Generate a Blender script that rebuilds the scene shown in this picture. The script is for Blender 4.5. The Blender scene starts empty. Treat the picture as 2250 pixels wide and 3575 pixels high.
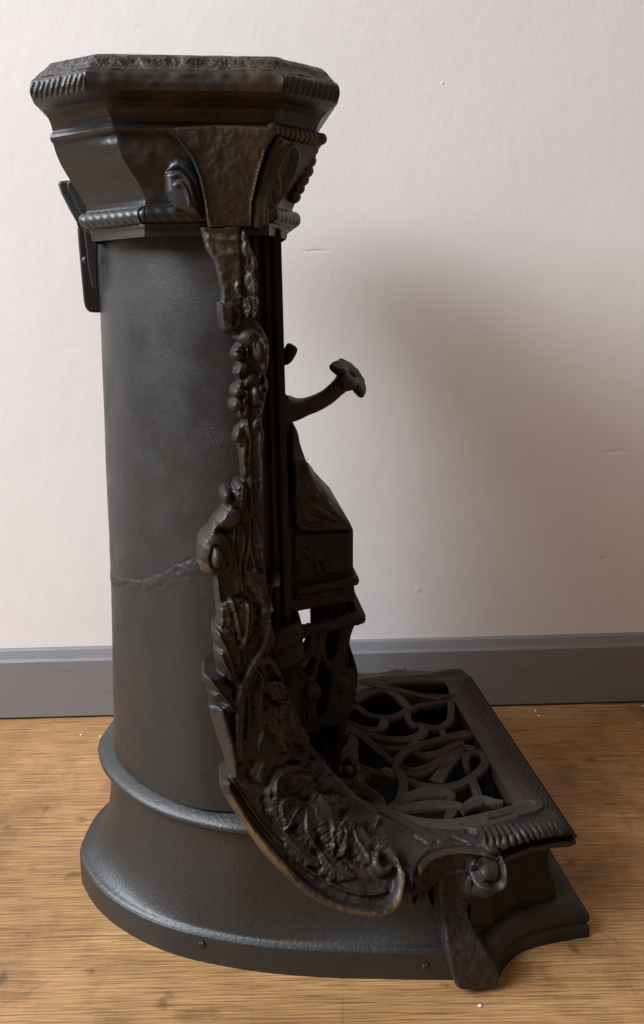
import bpy, math, random
import numpy as np
from mathutils import Vector, noise as mnoise
random.seed(4); RNG = np.random.RandomState(4)
S = bpy.context.scene; C = S.collection

# ------------------------------------------------------------------ camera
F = 2800.; TH = math.radians(9); CH = .8; CU = 1125.; CV = 1443.; ROLL = .02
PW, PH = 2250., 3575.
cam = bpy.data.cameras.new('camera'); co = bpy.data.objects.new('camera', cam); C.objects.link(co)
co.location = (0, 0, CH); co.rotation_euler = (math.pi/2-TH, 0, 0)
co.rotation_mode = 'QUATERNION'
from mathutils import Euler, Quaternion
co.rotation_quaternion = Euler((math.pi/2-TH, 0, 0)).to_quaternion() @ Quaternion((0, 0, 1), -ROLL)
cam.sensor_fit = 'VERTICAL'; cam.sensor_height = 24; cam.lens = 24*F/PH
cam.shift_y = (CV-PH/2)/PH; cam.clip_end = 50; cam.clip_start = .02
S.camera = co
# ------------------------------------------------------------------ world and lamps
W = bpy.data.worlds.new('World'); S.world = W; W.use_nodes = True
wn = W.node_tree; wb = wn.nodes['Background']     # the unseen room: pale ceiling, dimmer warm floor side
wt = wn.nodes.new('ShaderNodeTexCoord'); wsx = wn.nodes.new('ShaderNodeSeparateXYZ'); wr = wn.nodes.new('ShaderNodeValToRGB')
wm = wn.nodes.new('ShaderNodeMapRange'); wm.inputs[1].default_value = -1
wn.links.new(wt.outputs['Generated'], wsx.inputs[0]); wn.links.new(wsx.outputs[2], wm.inputs[0]); wn.links.new(wm.outputs[0], wr.inputs[0])
e = wr.color_ramp.elements; e[0].position = .42; e[0].color = (.14, .095, .070, 1); e[1].position = .8; e[1].color = (.86, .62, .47, 1)
wx = wn.nodes.new('ShaderNodeMapRange'); wx.inputs[1].default_value = -1; wx.inputs[3].default_value = .62; wx.inputs[4].default_value = .26
wn.links.new(wsx.outputs[0], wx.inputs[0]); wn.links.new(wx.outputs[0], wb.inputs[1]); wn.links.new(wr.outputs[0], wb.inputs[0])     # dimmer to the right
def area(name, loc, target, sx, sy, power, col):
    l = bpy.data.lights.new(name, 'AREA'); l.shape = 'RECTANGLE'; l.size = sx; l.size_y = sy; l.energy = power; l.color = col
    o = bpy.data.objects.new(name, l); C.objects.link(o); o.location = loc
    o.rotation_euler = (Vector(target)-Vector(loc)).to_track_quat('-Z', 'Y').to_euler(); return o
area('window_light', (-4.9, -.55, 3.6), (0, 1.25, .5), 2.3, 2.7, 500, (.84, .92, 1.0))
area('second_window_light', (-3.2, -.9, 3.7), (0, 1.0, .3), 1.8, 2.2, 150, (.84, .92, 1.0))
S.view_settings.view_transform = 'Standard'; S.view_settings.look = 'None'
S.view_settings.exposure = 0; S.view_settings.gamma = 1
S.render.resolution_x = 644; S.render.resolution_y = 1024

# ------------------------------------------------------------------ geometry helpers
OX, OY, YAW = -.165, 1.0, math.radians(7.5)
cw, sw = math.cos(YAW), math.sin(YAW)
def ray(u, v):
    a = np.asarray(u, float)-CU; b = np.asarray(v, float)-CV; c, s = math.cos(ROLL), math.sin(ROLL)
    a, b = a*c-b*s, a*s+b*c
    X = a/F; up = -b/F
    return X, up*math.sin(TH)+math.cos(TH), up*math.cos(TH)-math.sin(TH)
def loc(u, v, y=None, x=None, z=None):
    """point of the stove's own frame seen in direction u,v and lying on the given plane"""
    dX, dY, dZ = ray(u, v)
    lx0 = -OX*cw-OY*sw; ly0 = OX*sw-OY*cw
    dx = dX*cw+dY*sw; dy = -dX*sw+dY*cw
    if y is not None: t = (y-ly0)/dy
    elif x is not None: t = (x-lx0)/dx
    else: t = (z-CH)/dZ
    return lx0+t*dx, ly0+t*dy, CH+t*dZ
def world_at(u, v, z=0.):
    dX, dY, dZ = ray(u, v); t = (z-CH)/dZ
    return float(t*dX), float(t*dY), z

def _h(ix, iy, iz):
    n = (ix*374761393+iy*668265263+iz*2147483647) & 0xffffffff
    n = ((n ^ (n >> 13))*1274126177) & 0xffffffff
    return ((n ^ (n >> 16)) & 0xffff)/65535.
def vnoise(x, y, z=0.):
    x, y = np.asarray(x, float), np.asarray(y, float); z = np.asarray(z, float)+0*x
    ix, iy, iz = np.floor(x).astype(np.int64), np.floor(y).astype(np.int64), np.floor(z).astype(np.int64)
    fx, fy, fz = x-ix, y-iy, z-iz
    fx, fy, fz = [f*f*(3-2*f) for f in (fx, fy, fz)]
    r = 0
    for a in (0, 1):
        for b in (0, 1):
            for c in (0, 1):
                r = r+_h(ix+a, iy+b, iz+c)*(fx if a else 1-fx)*(fy if b else 1-fy)*(fz if c else 1-fz)
    return r*2-1
def fbm(x, y, z=0., o=3):
    r = 0; a = 1.; k = 1.
    for i in range(o):
        r = r+a*vnoise(x*k+7.3*i, y*k+3.1*i, np.asarray(z)*k); a *= .5; k *= 2.03
    return r
def catmull(P, n=10, closed=False):
    P = np.asarray(P, float)
    if len(P) < 3 and not closed:
        t = np.linspace(0, 1, n+1)[:, None]; return P[0]*(1-t)+P[-1]*t
    N = len(P); out = []
    rng = range(N) if closed else range(N-1)
    for i in rng:
        if closed: p0, p1, p2, p3 = P[i-1], P[i], P[(i+1) % N], P[(i+2) % N]
        else: p0, p1, p2, p3 = P[max(i-1, 0)], P[i], P[i+1], P[min(i+2, N-1)]
        for k in range(n):
            t = k/n
            out.append(.5*((2*p1)+(-p0+p2)*t+(2*p0-5*p1+4*p2-p3)*t*t+(-p0+3*p1-3*p2+p3)*t**3))
    if not closed: out.append(P[-1])
    return np.array(out)

def mesh(name, V, Fc, mat, parent=None, smooth=True, sharp=None):
    me = bpy.data.meshes.new(name)
    me.from_pydata([tuple(map(float, v)) for v in V], [], [tuple(map(int, f)) for f in Fc]); me.update()
    me.materials.append(mat)
    me.polygons.foreach_set('use_smooth', [smooth]*len(me.polygons))
    o = bpy.data.objects.new(name, me); C.objects.link(o)
    if parent is not None: o.parent = parent
    if sharp is not None:
        me.set_sharp_from_angle(angle=math.radians(sharp))
    return o
def gridfaces(nu, nv, cu=False, cv=False, off=0):
    f = []
    for i in range(nu if cu else nu-1):
        for j in range(nv if cv else nv-1):
            i2, j2 = (i+1) % nu, (j+1) % nv
            f.append((off+i*nv+j, off+i2*nv+j, off+i2*nv+j2, off+i*nv+j2))
    return f
def merge(parts):
    V = []; Fc = []; o = 0
    for v, f in parts:
        V.extend([tuple(p) for p in v]); Fc.extend([tuple(i+o for i in q) for q in f]); o += len(v)
    return V, Fc
def bevel(o, w, seg=2, ang=40):
    m = o.modifiers.new('b', 'BEVEL'); m.width = w; m.segments = seg; m.limit_method = 'ANGLE'; m.angle_limit = math.radians(ang)
def box(x0, x1, y0, y1, z0, z1):
    V = [(x, y, z) for x in (x0, x1) for y in (y0, y1) for z in (z0, z1)]
    return V, [(0, 1, 3, 2), (4, 6, 7, 5), (0, 4, 5, 1), (2, 3, 7, 6), (0, 2, 6, 4), (1, 5, 7, 3)]
def tube(path, rad, seg=12, caps=True, ridge=None, up=(0, 0, 1), flat=1.):
    """swept round section; ridge(s, angle) gives a relative bump"""
    P = np.asarray(path, float); n = len(P); T = np.gradient(P, axis=0)
    T /= np.linalg.norm(T, axis=1)[:, None]+1e-12
    s = np.concatenate([[0], np.cumsum(np.linalg.norm(np.diff(P, axis=0), axis=1))])
    rad = np.interp(np.linspace(0, 1, n), np.linspace(0, 1, len(np.atleast_1d(rad))), np.atleast_1d(rad))
    u0 = np.array(up, float); V = []
    for i in range(n):
        a = np.cross(T[i], u0); a /= np.linalg.norm(a)+1e-12; b = np.cross(a, T[i])
        for k in range(seg):
            th = 2*math.pi*k/seg; r = rad[i]*(1+(ridge(s[i], th) if ridge else 0))
            V.append(P[i]+a*r*math.cos(th)+b*r*math.sin(th)*flat)
    Fc = gridfaces(n, seg, cv=True)
    if caps:
        V.append(P[0]); V.append(P[-1]); c0 = len(V)-2
        for k in range(seg):
            Fc.append((c0, (k+1) % seg, k)); Fc.append((c0+1, (n-1)*seg+k, (n-1)*seg+(k+1) % seg))
    return V, Fc
def rope(path, r, pitch, amp=.22, seg=14, lean=1.):
    P = np.asarray(path, float)
    L = np.concatenate([[0], np.cumsum(np.linalg.norm(np.diff(P, axis=0), axis=1))]); n = max(8, int(L[-1]/pitch*7))
    q = np.linspace(0, L[-1], n); P = np.stack([np.interp(q, L, P[:, k]) for k in range(3)], 1)
    return tube(P, r, seg, ridge=lambda s, t: amp*(abs(math.sin(math.pi*s/pitch+t*.5*lean))**.6-.7))
def ball(c, rx, ry=None, rz=None, nu=14, nv=10):
    ry = ry or rx; rz = rz or rx; V = []
    for j in range(nv+1):
        ph = math.pi*j/nv
        for i in range(nu):
            th = 2*math.pi*i/nu
            V.append((c[0]+rx*math.sin(ph)*math.cos(th), c[1]+ry*math.sin(ph)*math.sin(th), c[2]+rz*math.cos(ph)))
    return V, gridfaces(nv+1, nu, cv=True)

# ------------------------------------------------------------------ relief castings
def interp_surface(ctrl):
    """smooth depth y(u,v) through control points (u,v,y) or (u,v,'z',z)"""
    pts = []
    for c in ctrl:
        if len(c) == 4: pts.append((c[0], c[1], float(loc(c[0], c[1], z=c[3])[1])))
        else: pts.append(c)
    P = np.array(pts, float); n = len(P)
    d = np.hypot(P[:, None, 0]-P[None, :, 0], P[:, None, 1]-P[None, :, 1])
    A = np.zeros((n+3, n+3)); A[:n, :n] = d; A[:n, n] = 1; A[:n, n+1:] = P[:, :2]/1000; A[n:, :n] = A[:n, n:].T
    w = np.linalg.solve(A+np.diag([1e-9]*(n+3)), np.concatenate([P[:, 2], [0, 0, 0]]))
    def f(u, v):
        r = w[n]+w[n+1]*u/1000+w[n+2]*v/1000
        for i in range(n): r = r+w[i]*np.hypot(u-P[i, 0], v-P[i, 1])
        return r
    return f
def inside(poly, U, V):
    r = np.zeros(U.shape, bool); n = len(poly)
    for i in range(n):
        x0, y0 = poly[i]; x1, y1 = poly[(i+1) % n]
        if y0 == y1: continue
        c = ((y0 > V) != (y1 > V)) & (U < (x1-x0)*(V-y0)/(y1-y0)+x0); r ^= c
    return r
def pdist(poly, U, V):
    d = np.full(U.shape, 1e9); n = len(poly)
    for i in range(n):
        x0, y0 = poly[i]; x1, y1 = poly[(i+1) % n]; dx, dy = x1-x0, y1-y0; L = dx*dx+dy*dy+1e-9
        t = np.clip(((U-x0)*dx+(V-y0)*dy)/L, 0, 1)
        d = np.minimum(d, np.hypot(U-x0-t*dx, V-y0-t*dy))
    return d
class Relief:
    def __init__(s, poly, surf, step=4, holes=(), thick=.008, R=14, back=.02):
        s.poly = np.array(poly, float); s.surf = surf; s.back = back; s.step = step; s.zs = False; s.holes = holes
        u0, v0 = s.poly.min(0)-2*step; u1, v1 = s.poly.max(0)+2*step
        s.U, s.V = np.meshgrid(np.arange(u0, u1, step), np.arange(v0, v1, step), indexing='ij')
        ins = inside(s.poly, s.U, s.V); d = pdist(s.poly, s.U, s.V)
        for h in holes:
            h = np.array(h, float); ins &= ~inside(h, s.U, s.V); d = np.minimum(d, pdist(h, s.U, s.V))
        s.ins = ins; s.d = d
        q = np.clip(d/R, 0, 1); s.h0 = thick*np.sqrt(np.clip(1-(1-q)**2, 0, 1)); s.H = np.zeros(s.U.shape)
        s.q = q
    def near(s, P, rmax):
        m = (s.U > P[:, 0].min()-rmax) & (s.U < P[:, 0].max()+rmax) & (s.V > P[:, 1].min()-rmax) & (s.V < P[:, 1].max()+rmax) & s.ins
        idx = np.nonzero(m); u, v = s.U[idx], s.V[idx]
        best = np.full(u.shape, 1e9); t = np.zeros(u.shape); sd = np.zeros(u.shape); n = len(P)
        for i in range(n-1):
            x0, y0 = P[i]; dx, dy = P[i+1]-P[i]; L = dx*dx+dy*dy+1e-9
            k = np.clip(((u-x0)*dx+(v-y0)*dy)/L, 0, 1); e = np.hypot(u-x0-k*dx, v-y0-k*dy)
            w = e < best; best = np.where(w, e, best); t = np.where(w, (i+k)/(n-1), t)
            sd = np.where(w, np.sign(dx*(v-y0)-dy*(u-x0)), sd)
        return idx, best, t, sd
    def stroke(s, pts, r, a, groove=0., taper=(1, 1), add=False):
        P = catmull(pts, 8); r = np.atleast_1d(r); idx, d, t, sd = s.near(P, r.max()*1.05)
        rr = np.interp(t, np.linspace(0, 1, len(r)), r)
        aa = a*np.interp(t, [0, .2, .8, 1], [taper[0], 1, 1, taper[1]])
        p = np.sqrt(np.clip(1-(d/rr)**2, 0, 1))
        h = aa*(p-groove*np.exp(-(d/(.3*rr))**2)*(p > 0))
        h = np.where(d < rr, h, 0 if add else -1)
        s.H[idx] = s.H[idx]+h if add else np.maximum(s.H[idx], h)
    def cut(s, pts, r, a):
        P = catmull(pts, 8); idx, d, t, sd = s.near(P, r*2.5)
        s.H[idx] -= a*np.exp(-(d/r)**2)
    def leaf(s, pts, w, a, lobes=5, vein=.08, rib=.2):
        P = catmull(pts, 8); idx, d, t, sd = s.near(P, w*1.5)
        ww = w*np.clip(np.sin(math.pi*np.clip(t, .001, .999)**.75), .02, 1)**.7*(.82+.28*np.abs(np.sin(lobes*math.pi*t+sd*.4)))
        k = d/ww; p = np.clip(1-k**3, 0, 1)**.42; ph = t*lobes*2.-k*1.1
        gv = np.exp(-(np.sin(math.pi*ph)/.33)**2)
        h = a*p*(1-.30*k)*(1-vein*3.2*gv*np.clip(k*2.5, 0, 1)) + a*rib*np.exp(-(d/(.10*w+1.2))**2)*(k < 1)-a*.22*np.exp(-((d-.20*w)/(.07*w+1))**2)*(k < 1)
        und = (k >= 1) & (k < 1.35)
        h0 = s.H[idx]; s.H[idx] = np.where(k < 1, np.maximum(h0, h+.35*np.clip(h0, 0, None)), np.where(und, h0-a*.35*np.exp(-((k-1.1)/.13)**2), h0))
    def disc(s, c, ru, rv, a, ring=0.):
        k = np.hypot((s.U-c[0])/ru, (s.V-c[1])/rv)
        h = a*np.sqrt(np.clip(1-k**2, 0, 1))
        if ring: h = np.where(k < 1, a*(.55+.45*np.clip(1-((k-.8)/.2)**2, 0, 1)*1.0)*(k < 1)+a*ring*np.sqrt(np.clip(1-(k/.55)**2, 0, 1)), -1)
        m = (k < 1) & s.ins; s.H[m] = np.maximum(s.H[m], h[m])
    def noise(s, wl, amp):
        s.H += amp*fbm(s.U/wl, s.V/wl, 0, 3)
    def build(s, name, mat, parent, mirror=False, soften=1, mat2=None, m2=None):
        H = s.H.copy()
        for _ in range(soften):
            G = np.pad(H, 1, mode='edge'); H = (G[1:-1, 1:-1]*2+G[2:, 1:-1]+G[:-2, 1:-1]+G[1:-1, 2:]+G[1:-1, :-2])/6
        h = s.h0+H*np.clip(s.q*1.2, 0, 1)
        ins = s.ins; near = ins.copy()
        for a in (-1, 0, 1):
            for b in (-1, 0, 1): near |= np.roll(np.roll(ins, a, 0), b, 1)
        ring = near & ~ins; U = s.U.copy(); Vv = s.V.copy(); idx = np.nonzero(ring); u, v = U[idx], Vv[idx]      # outline points snap to the traced edge
        best = np.full(u.shape, 1e9); bu, bv = u.copy(), v.copy()
        for pl_ in [s.poly]+[np.array(h_, float) for h_ in s.holes]:
            for q in range(len(pl_)):
                x0, y0 = pl_[q]; x1, y1 = pl_[(q+1) % len(pl_)]; dx, dy = x1-x0, y1-y0
                t = np.clip(((u-x0)*dx+(v-y0)*dy)/(dx*dx+dy*dy+1e-9), 0, 1); e = np.hypot(u-x0-t*dx, v-y0-t*dy); m = e < best
                best = np.where(m, e, best); bu = np.where(m, x0+t*dx, bu); bv = np.where(m, y0+t*dy, bv)
        U[idx] = bu; Vv[idx] = bv
        def lift(U, V):
            Y = s.surf(U, V); return np.stack(loc(U, V, z=Y) if s.zs else loc(U, V, y=Y), -1)
        P0 = lift(s.U, s.V); P = lift(U, Vv)
        Nn = np.cross(np.gradient(P0, axis=0), np.gradient(P0, axis=1)); Nn /= np.linalg.norm(Nn, axis=-1)[..., None]+1e-12
        Nn *= np.where(Nn[..., 2:3] < 0, -1, 1) if s.zs else np.where(Nn[..., 1:2] > 0, -1, 1)
        h = np.where(ring, 0, h); Q = P+Nn*h[..., None]
        idm = -np.ones(U.shape, int); idm[near] = np.arange(near.sum()); V = Q[near]
        c = near[:-1, :-1] & near[1:, :-1] & near[1:, 1:] & near[:-1, 1:]
        anyin = ins[:-1, :-1] | ins[1:, :-1] | ins[1:, 1:] | ins[:-1, 1:]
        i, j = np.nonzero(c & anyin)
        Fc = np.stack([idm[i, j], idm[i+1, j], idm[i+1, j+1], idm[i, j+1]], 1)
        E_ = {}
        for f_ in Fc:
            for q in range(4):
                a, b = f_[q], f_[(q+1) % 4]; k_ = (min(a, b), max(a, b)); E_[k_] = None if k_ in E_ else (a, b)
        bd = [e for e in E_.values() if e]; vs = sorted({a for e in bd for a in e}); nb = {a: len(V)+q for q, a in enumerate(vs)}
        bk = (np.array([0, 0, -1.]) if s.zs else np.array([0, 1., 0]))*s.back
        V = np.concatenate([V, V[vs]+bk]); W_ = [(b, a, nb[a], nb[b]) for a, b in bd]
        Fc = [tuple(f_) for f_ in Fc]+W_
        def paint(o_):
            if mat2 is not None:
                for q in mat2: o_.data.materials.append(q)
                mi = np.concatenate([m2[i, j].astype(int), np.zeros(len(W_), int)]); mi[len(i):] = 0
                o_.data.polygons.foreach_set('material_index', mi); o_.data.update()
        o = mesh(name, V, Fc, mat, parent, sharp=62); paint(o)
        o2 = None
        if mirror:
            M = V.copy(); M[:, 1] = .04-M[:, 1]
            o2 = mesh(name, M, [tuple(reversed(f_)) for f_ in Fc], mat, parent, sharp=62); paint(o2)
        return o, o2

# ------------------------------------------------------------------ materials
def nt(name):
    m = bpy.data.materials.new(name); m.use_nodes = True; n = m.node_tree
    return m, n, n.nodes['Principled BSDF']
def N(n, t, **k):
    o = n.nodes.new(t)
    for a, b in k.items():
        if a.startswith('i_'): o.inputs[a[2:].replace('_', ' ')].default_value = b
        else: setattr(o, a, b)
    return o
def noise_node(n, co_, scale, detail=4, rough=.55):
    q = N(n, 'ShaderNodeTexNoise'); q.inputs['Scale'].default_value = scale; q.inputs['Detail'].default_value = detail
    q.inputs['Roughness'].default_value = rough; n.links.new(co_, q.inputs['Vector']); return q
def ramp(n, src, p0, c0, p1, c1):
    r = N(n, 'ShaderNodeValToRGB'); e = r.color_ramp.elements
    e[0].position, e[0].color = p0, (*c0, 1); e[1].position, e[1].color = p1, (*c1, 1)
    n.links.new(src, r.inputs[0]); return r
def bumps(n, p, co_, lst):
    prev = None
    for sc, st, dist in lst:
        q = noise_node(n, co_, sc, 3); b = N(n, 'ShaderNodeBump'); b.inputs['Strength'].default_value = st; b.inputs['Distance'].default_value = dist
        n.links.new(q.outputs[0], b.inputs['Height'])
        if prev: n.links.new(prev.outputs[0], b.inputs['Normal'])
        prev = b
    n.links.new(prev.outputs[0], p.inputs['Normal']); return prev
def iron(name, dark, brown, r0, r1, bl, patch=6, lo=.45, hi=.65, spec=.5, metal=0.):
    m, n, p = nt(name); tc = N(n, 'ShaderNodeTexCoord').outputs['Object']
    a = noise_node(n, tc, patch, 5, .6); c = ramp(n, a.outputs[0], lo, dark, hi, brown)
    g = noise_node(n, tc, 160, 3); mx = N(n, 'ShaderNodeMix', data_type='RGBA', blend_type='MULTIPLY'); mx.inputs[0].default_value = .5
    gr = ramp(n, g.outputs[0], .3, (.55, .55, .55), .7, (1.3, 1.3, 1.3))
    n.links.new(c.outputs[0], mx.inputs[6]); n.links.new(gr.outputs[0], mx.inputs[7]); n.links.new(mx.outputs[2], p.inputs['Base Color'])
    b = noise_node(n, tc, 22, 5); rr = N(n, 'ShaderNodeMapRange'); rr.inputs[3].default_value = r0; rr.inputs[4].default_value = r1
    rr.inputs[1].default_value = .3; rr.inputs[2].default_value = .7
    n.links.new(b.outputs[0], rr.inputs[0]); n.links.new(rr.outputs[0], p.inputs['Roughness'])
    p.inputs['Specular IOR Level'].default_value = spec; p.inputs['Metallic'].default_value = metal
    bumps(n, p, tc, bl); return m
M_body = iron('black_stove_paint', (.0140, .0146, .0158), (.020, .0187, .0182), .36, .58, [(9, .25, .004), (420, .35, .0006), (150, .25, .0008)])
n = M_body.node_tree; p = n.nodes['Principled BSDF']; tc = N(n, 'ShaderNodeTexCoord').outputs['Object']; old = p.inputs['Normal'].links[0].from_node
mk_ = noise_node(n, tc, 11, 4, .6); mr_ = N(n, 'ShaderNodeMapRange'); mr_.inputs[1].default_value = .54; mr_.inputs[2].default_value = .66; n.links.new(mk_.outputs[0], mr_.inputs[0])
pit = N(n, 'ShaderNodeTexVoronoi'); pit.inputs['Scale'].default_value = 330; n.links.new(tc, pit.inputs['Vector'])
pr = N(n, 'ShaderNodeMapRange'); pr.inputs[1].default_value = .12; pr.inputs[2].default_value = .4; pr.inputs[3].default_value = 1; pr.inputs[4].default_value = 0; n.links.new(pit.outputs['Distance'], pr.inputs[0])
pm = N(n, 'ShaderNodeMath', operation='MULTIPLY'); n.links.new(pr.outputs[0], pm.inputs[0]); n.links.new(mr_.outputs[0], pm.inputs[1])
pb_ = N(n, 'ShaderNodeBump'); pb_.inputs['Strength'].default_value = .4; pb_.inputs['Distance'].default_value = .0008; n.links.new(pm.outputs[0], pb_.inputs['Height']); n.links.new(old.outputs[0], pb_.inputs['Normal']); n.links.new(pb_.outputs[0], p.inputs['Normal'])
M_base = iron('black_enamel_paint', (.0095, .0097, .0105), (.013, .0125, .0125), .42, .52, [(8, .2, .004), (230, .5, .0012), (600, .4, .0005)], spec=0.7)
M_cast = iron('rubbed_cast_iron', (.016, .0115, .0105), (.030, .021, .017), .42, .62, [(60, .5, .0015), (400, .5, .0006)], patch=14, spec=0.38)
M_cap = iron('bronzed_cast_iron', (.016, .013, .012), (.062, .042, .022), .38, .6, [(110, .3, .0011), (420, .4, .0006)], patch=8, lo=.46, hi=.66)
M_capd = iron('black_cast_moulding', (.013, .013, .0135), (.026, .021, .016), .34, .48, [(120, .25, .0008), (500, .35, .0004)], patch=8)
M_frame = iron('dark_reeded_iron', (.010, .007, .007), (.016, .011, .010), .45, .6, [(200, .4, .0006)], spec=0.22)
M_grate = iron('dusty_grate_iron', (.040, .030, .027), (.058, .043, .038), .55, .7, [(200, .5, .0008)], spec=0.25)
M_green = iron('greenish_dark_iron', (.010, .0105, .009), (.015, .013, .011), .5, .65, [(200, .4, .0008)], spec=0.25)
M_bronze = iron('bronzed_edge', (.035, .026, .019), (.135, .085, .036), .30, .5, [(150, .5, .001), (420, .4, .0006)], patch=16, lo=.36, hi=.6, metal=.3)
M_rough = iron('flaking_iron_top', (.022, .016, .015), (.06, .04, .028), .4, .6, [(70, 1., .006), (300, .6, .001)], patch=30)
M_pit = iron('pit_shade_black', (.004, .004, .004), (.006, .005, .005), .9, .95, [(200, .4, .0008)])  # shade inside the pit, put into the colour
# wall
M_wall, n, p = nt('cream_wall_paint'); tc = N(n, 'ShaderNodeTexCoord').outputs['Object']
a = noise_node(n, tc, 1.6, 4); c = ramp(n, a.outputs[0], .3, (.76, .715, .70), .7, (.81, .765, .75)); n.links.new(c.outputs[0], p.inputs['Base Color'])
p.inputs['Roughness'].default_value = .62
bumps(n, p, tc, [(3.5, .2, .01), (45, .16, .0022), (170, .2, .0009)])
wb_ = p.inputs['Normal'].links[0].from_node; prev = None
def wallpt(u, v): 
    A_ = world_at(0, 2515); B_ = world_at(2250, 2455); nx_, ny_ = -(B_[1]-A_[1]), B_[0]-A_[0]; L_ = math.hypot(nx_, ny_); nx_ /= L_; ny_ /= L_
    dX, dY, dZ = ray(u, v); t = (A_[0]*nx_+(A_[1]+.016)*ny_)/(dX*nx_+dY*ny_); return (float(t*dX), float(t*dY), float(CH+t*dZ))
geo = N(n, 'ShaderNodeNewGeometry').outputs['Position']; nz_ = noise_node(n, geo, 60, 2)
for (u, v, rr, sx, sz, sg) in ((1460, 2060, .012, 1, 1, 1), (1100, 876, .013, .35, 2.4, -1), (2140, 1578, .020, .4, 3, -1), (1588, 1898, .005, 1, 1, 1), (2110, 1950, .013, .7, 2, -1), (1545, 290, .005, 1, 1, 1), (1078, 1605, .006, 1, 1, -1), (2185, 2220, .02, .4, 3, -1)):
    q = wallpt(u, v); vm = N(n, 'ShaderNodeVectorMath', operation='SUBTRACT'); vm.inputs[1].default_value = q; n.links.new(geo, vm.inputs[0])
    v2 = N(n, 'ShaderNodeVectorMath', operation='MULTIPLY'); v2.inputs[1].default_value = (sx/rr, 0, sz/rr); n.links.new(vm.outputs[0], v2.inputs[0])
    ln = N(n, 'ShaderNodeVectorMath', operation='LENGTH'); n.links.new(v2.outputs[0], ln.inputs[0])
    ad = N(n, 'ShaderNodeMath', operation='ADD'); n.links.new(ln.outputs['Value'], ad.inputs[0]); n.links.new(nz_.outputs[0], ad.inputs[1])
    mr = N(n, 'ShaderNodeMapRange', interpolation_type='SMOOTHSTEP'); mr.inputs[1].default_value = .5; mr.inputs[2].default_value = 1.3; mr.inputs[3].default_value = sg*.6; mr.inputs[4].default_value = 0
    n.links.new(ad.outputs[0], mr.inputs[0])
    if prev is None: prev = mr.outputs[0]
    else:
        a2 = N(n, 'ShaderNodeMath', operation='ADD'); n.links.new(prev, a2.inputs[0]); n.links.new(mr.outputs[0], a2.inputs[1]); prev = a2.outputs[0]
db = N(n, 'ShaderNodeBump'); db.inputs['Strength'].default_value = .35; db.inputs['Distance'].default_value = .003; n.links.new(prev, db.inputs['Height'])
n.links.new(wb_.outputs[0], db.inputs['Normal']); n.links.new(db.outputs[0], p.inputs['Normal'])
# skirting
M_skirt, n, p = nt('grey_skirting_paint'); tc = N(n, 'ShaderNodeTexCoord').outputs['Object']
mp = N(n, 'ShaderNodeMapping'); mp.inputs['Scale'].default_value = (3, 1, 22); n.links.new(tc, mp.inputs[0])
a = noise_node(n, mp.outputs[0], 3, 6, .7); c = ramp(n, a.outputs[0], .26, (.135, .128, .132), .40, (.205, .195, .203)); n.links.new(c.outputs[0], p.inputs['Base Color'])
p.inputs['Roughness'].default_value = .45; bumps(n, p, mp.outputs[0], [(10, .2, .001), (50, .2, .0005)])
# wood floor
M_wood, n, p = nt('worn_oak_board'); tc = N(n, 'ShaderNodeTexCoord').outputs['Object']
def mapn(s, r=0.):
    q = N(n, 'ShaderNodeMapping'); q.inputs['Scale'].default_value = s; q.inputs['Rotation'].default_value = (0, 0, r); n.links.new(tc, q.inputs[0]); return q.outputs[0]
broad = noise_node(n, mapn((1.0, 3.5, 1)), 2.2, 5, .55); broad.inputs['Distortion'].default_value = .5
fine = noise_node(n, mapn((2.4, 170, 1), .015), 3.2, 6, .70); fine.inputs['Distortion'].default_value = .12
fine2 = noise_node(n, mapn((4.5, 230, 1), -.01), 2.5, 3, .6)
c1 = ramp(n, fine.outputs[0], .32, (.235, .120, .046), .62, (.54, .315, .132))
mx = N(n, 'ShaderNodeMix', data_type='RGBA', blend_type='MULTIPLY'); mx.inputs[0].default_value = 1
c2 = ramp(n, broad.outputs[0], .3, (.70, .64, .58), .65, (1.06, 1.05, 1.03)); n.links.new(c1.outputs[0], mx.inputs[6]); n.links.new(c2.outputs[0], mx.inputs[7])
mx2 = N(n, 'ShaderNodeMix', data_type='RGBA', blend_type='MULTIPLY'); mx2.inputs[0].default_value = .7
c3 = ramp(n, fine2.outputs[0], .40, (.42, .34, .27), .50, (1.06, 1.06, 1.06)); n.links.new(mx.outputs[2], mx2.inputs[6]); n.links.new(c3.outputs[0], mx2.inputs[7])
# stains
st = noise_node(n, mapn((2.2, 4.5, 1), .3), 4.6, 6, .62); c4 = ramp(n, st.outputs[0], .285, (.16, .12, .09), .345, (1, 1, 1))
mx3 = N(n, 'ShaderNodeMix', data_type='RGBA', blend_type='MULTIPLY'); mx3.inputs[0].default_value = .8
n.links.new(mx2.outputs[2], mx3.inputs[6]); n.links.new(c4.outputs[0], mx3.inputs[7])
st2 = noise_node(n, mapn((3, 2.5, 1), 1.1), 1.7, 6, .7); c5 = ramp(n, st2.outputs[0], .36, (.60, .56, .54), .52, (1, 1, 1))
mx4 = N(n, 'ShaderNodeMix', data_type='RGBA', blend_type='MULTIPLY'); mx4.inputs[0].default_value = .9
n.links.new(mx3.outputs[2], mx4.inputs[6]); n.links.new(c5.outputs[0], mx4.inputs[7])
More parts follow.
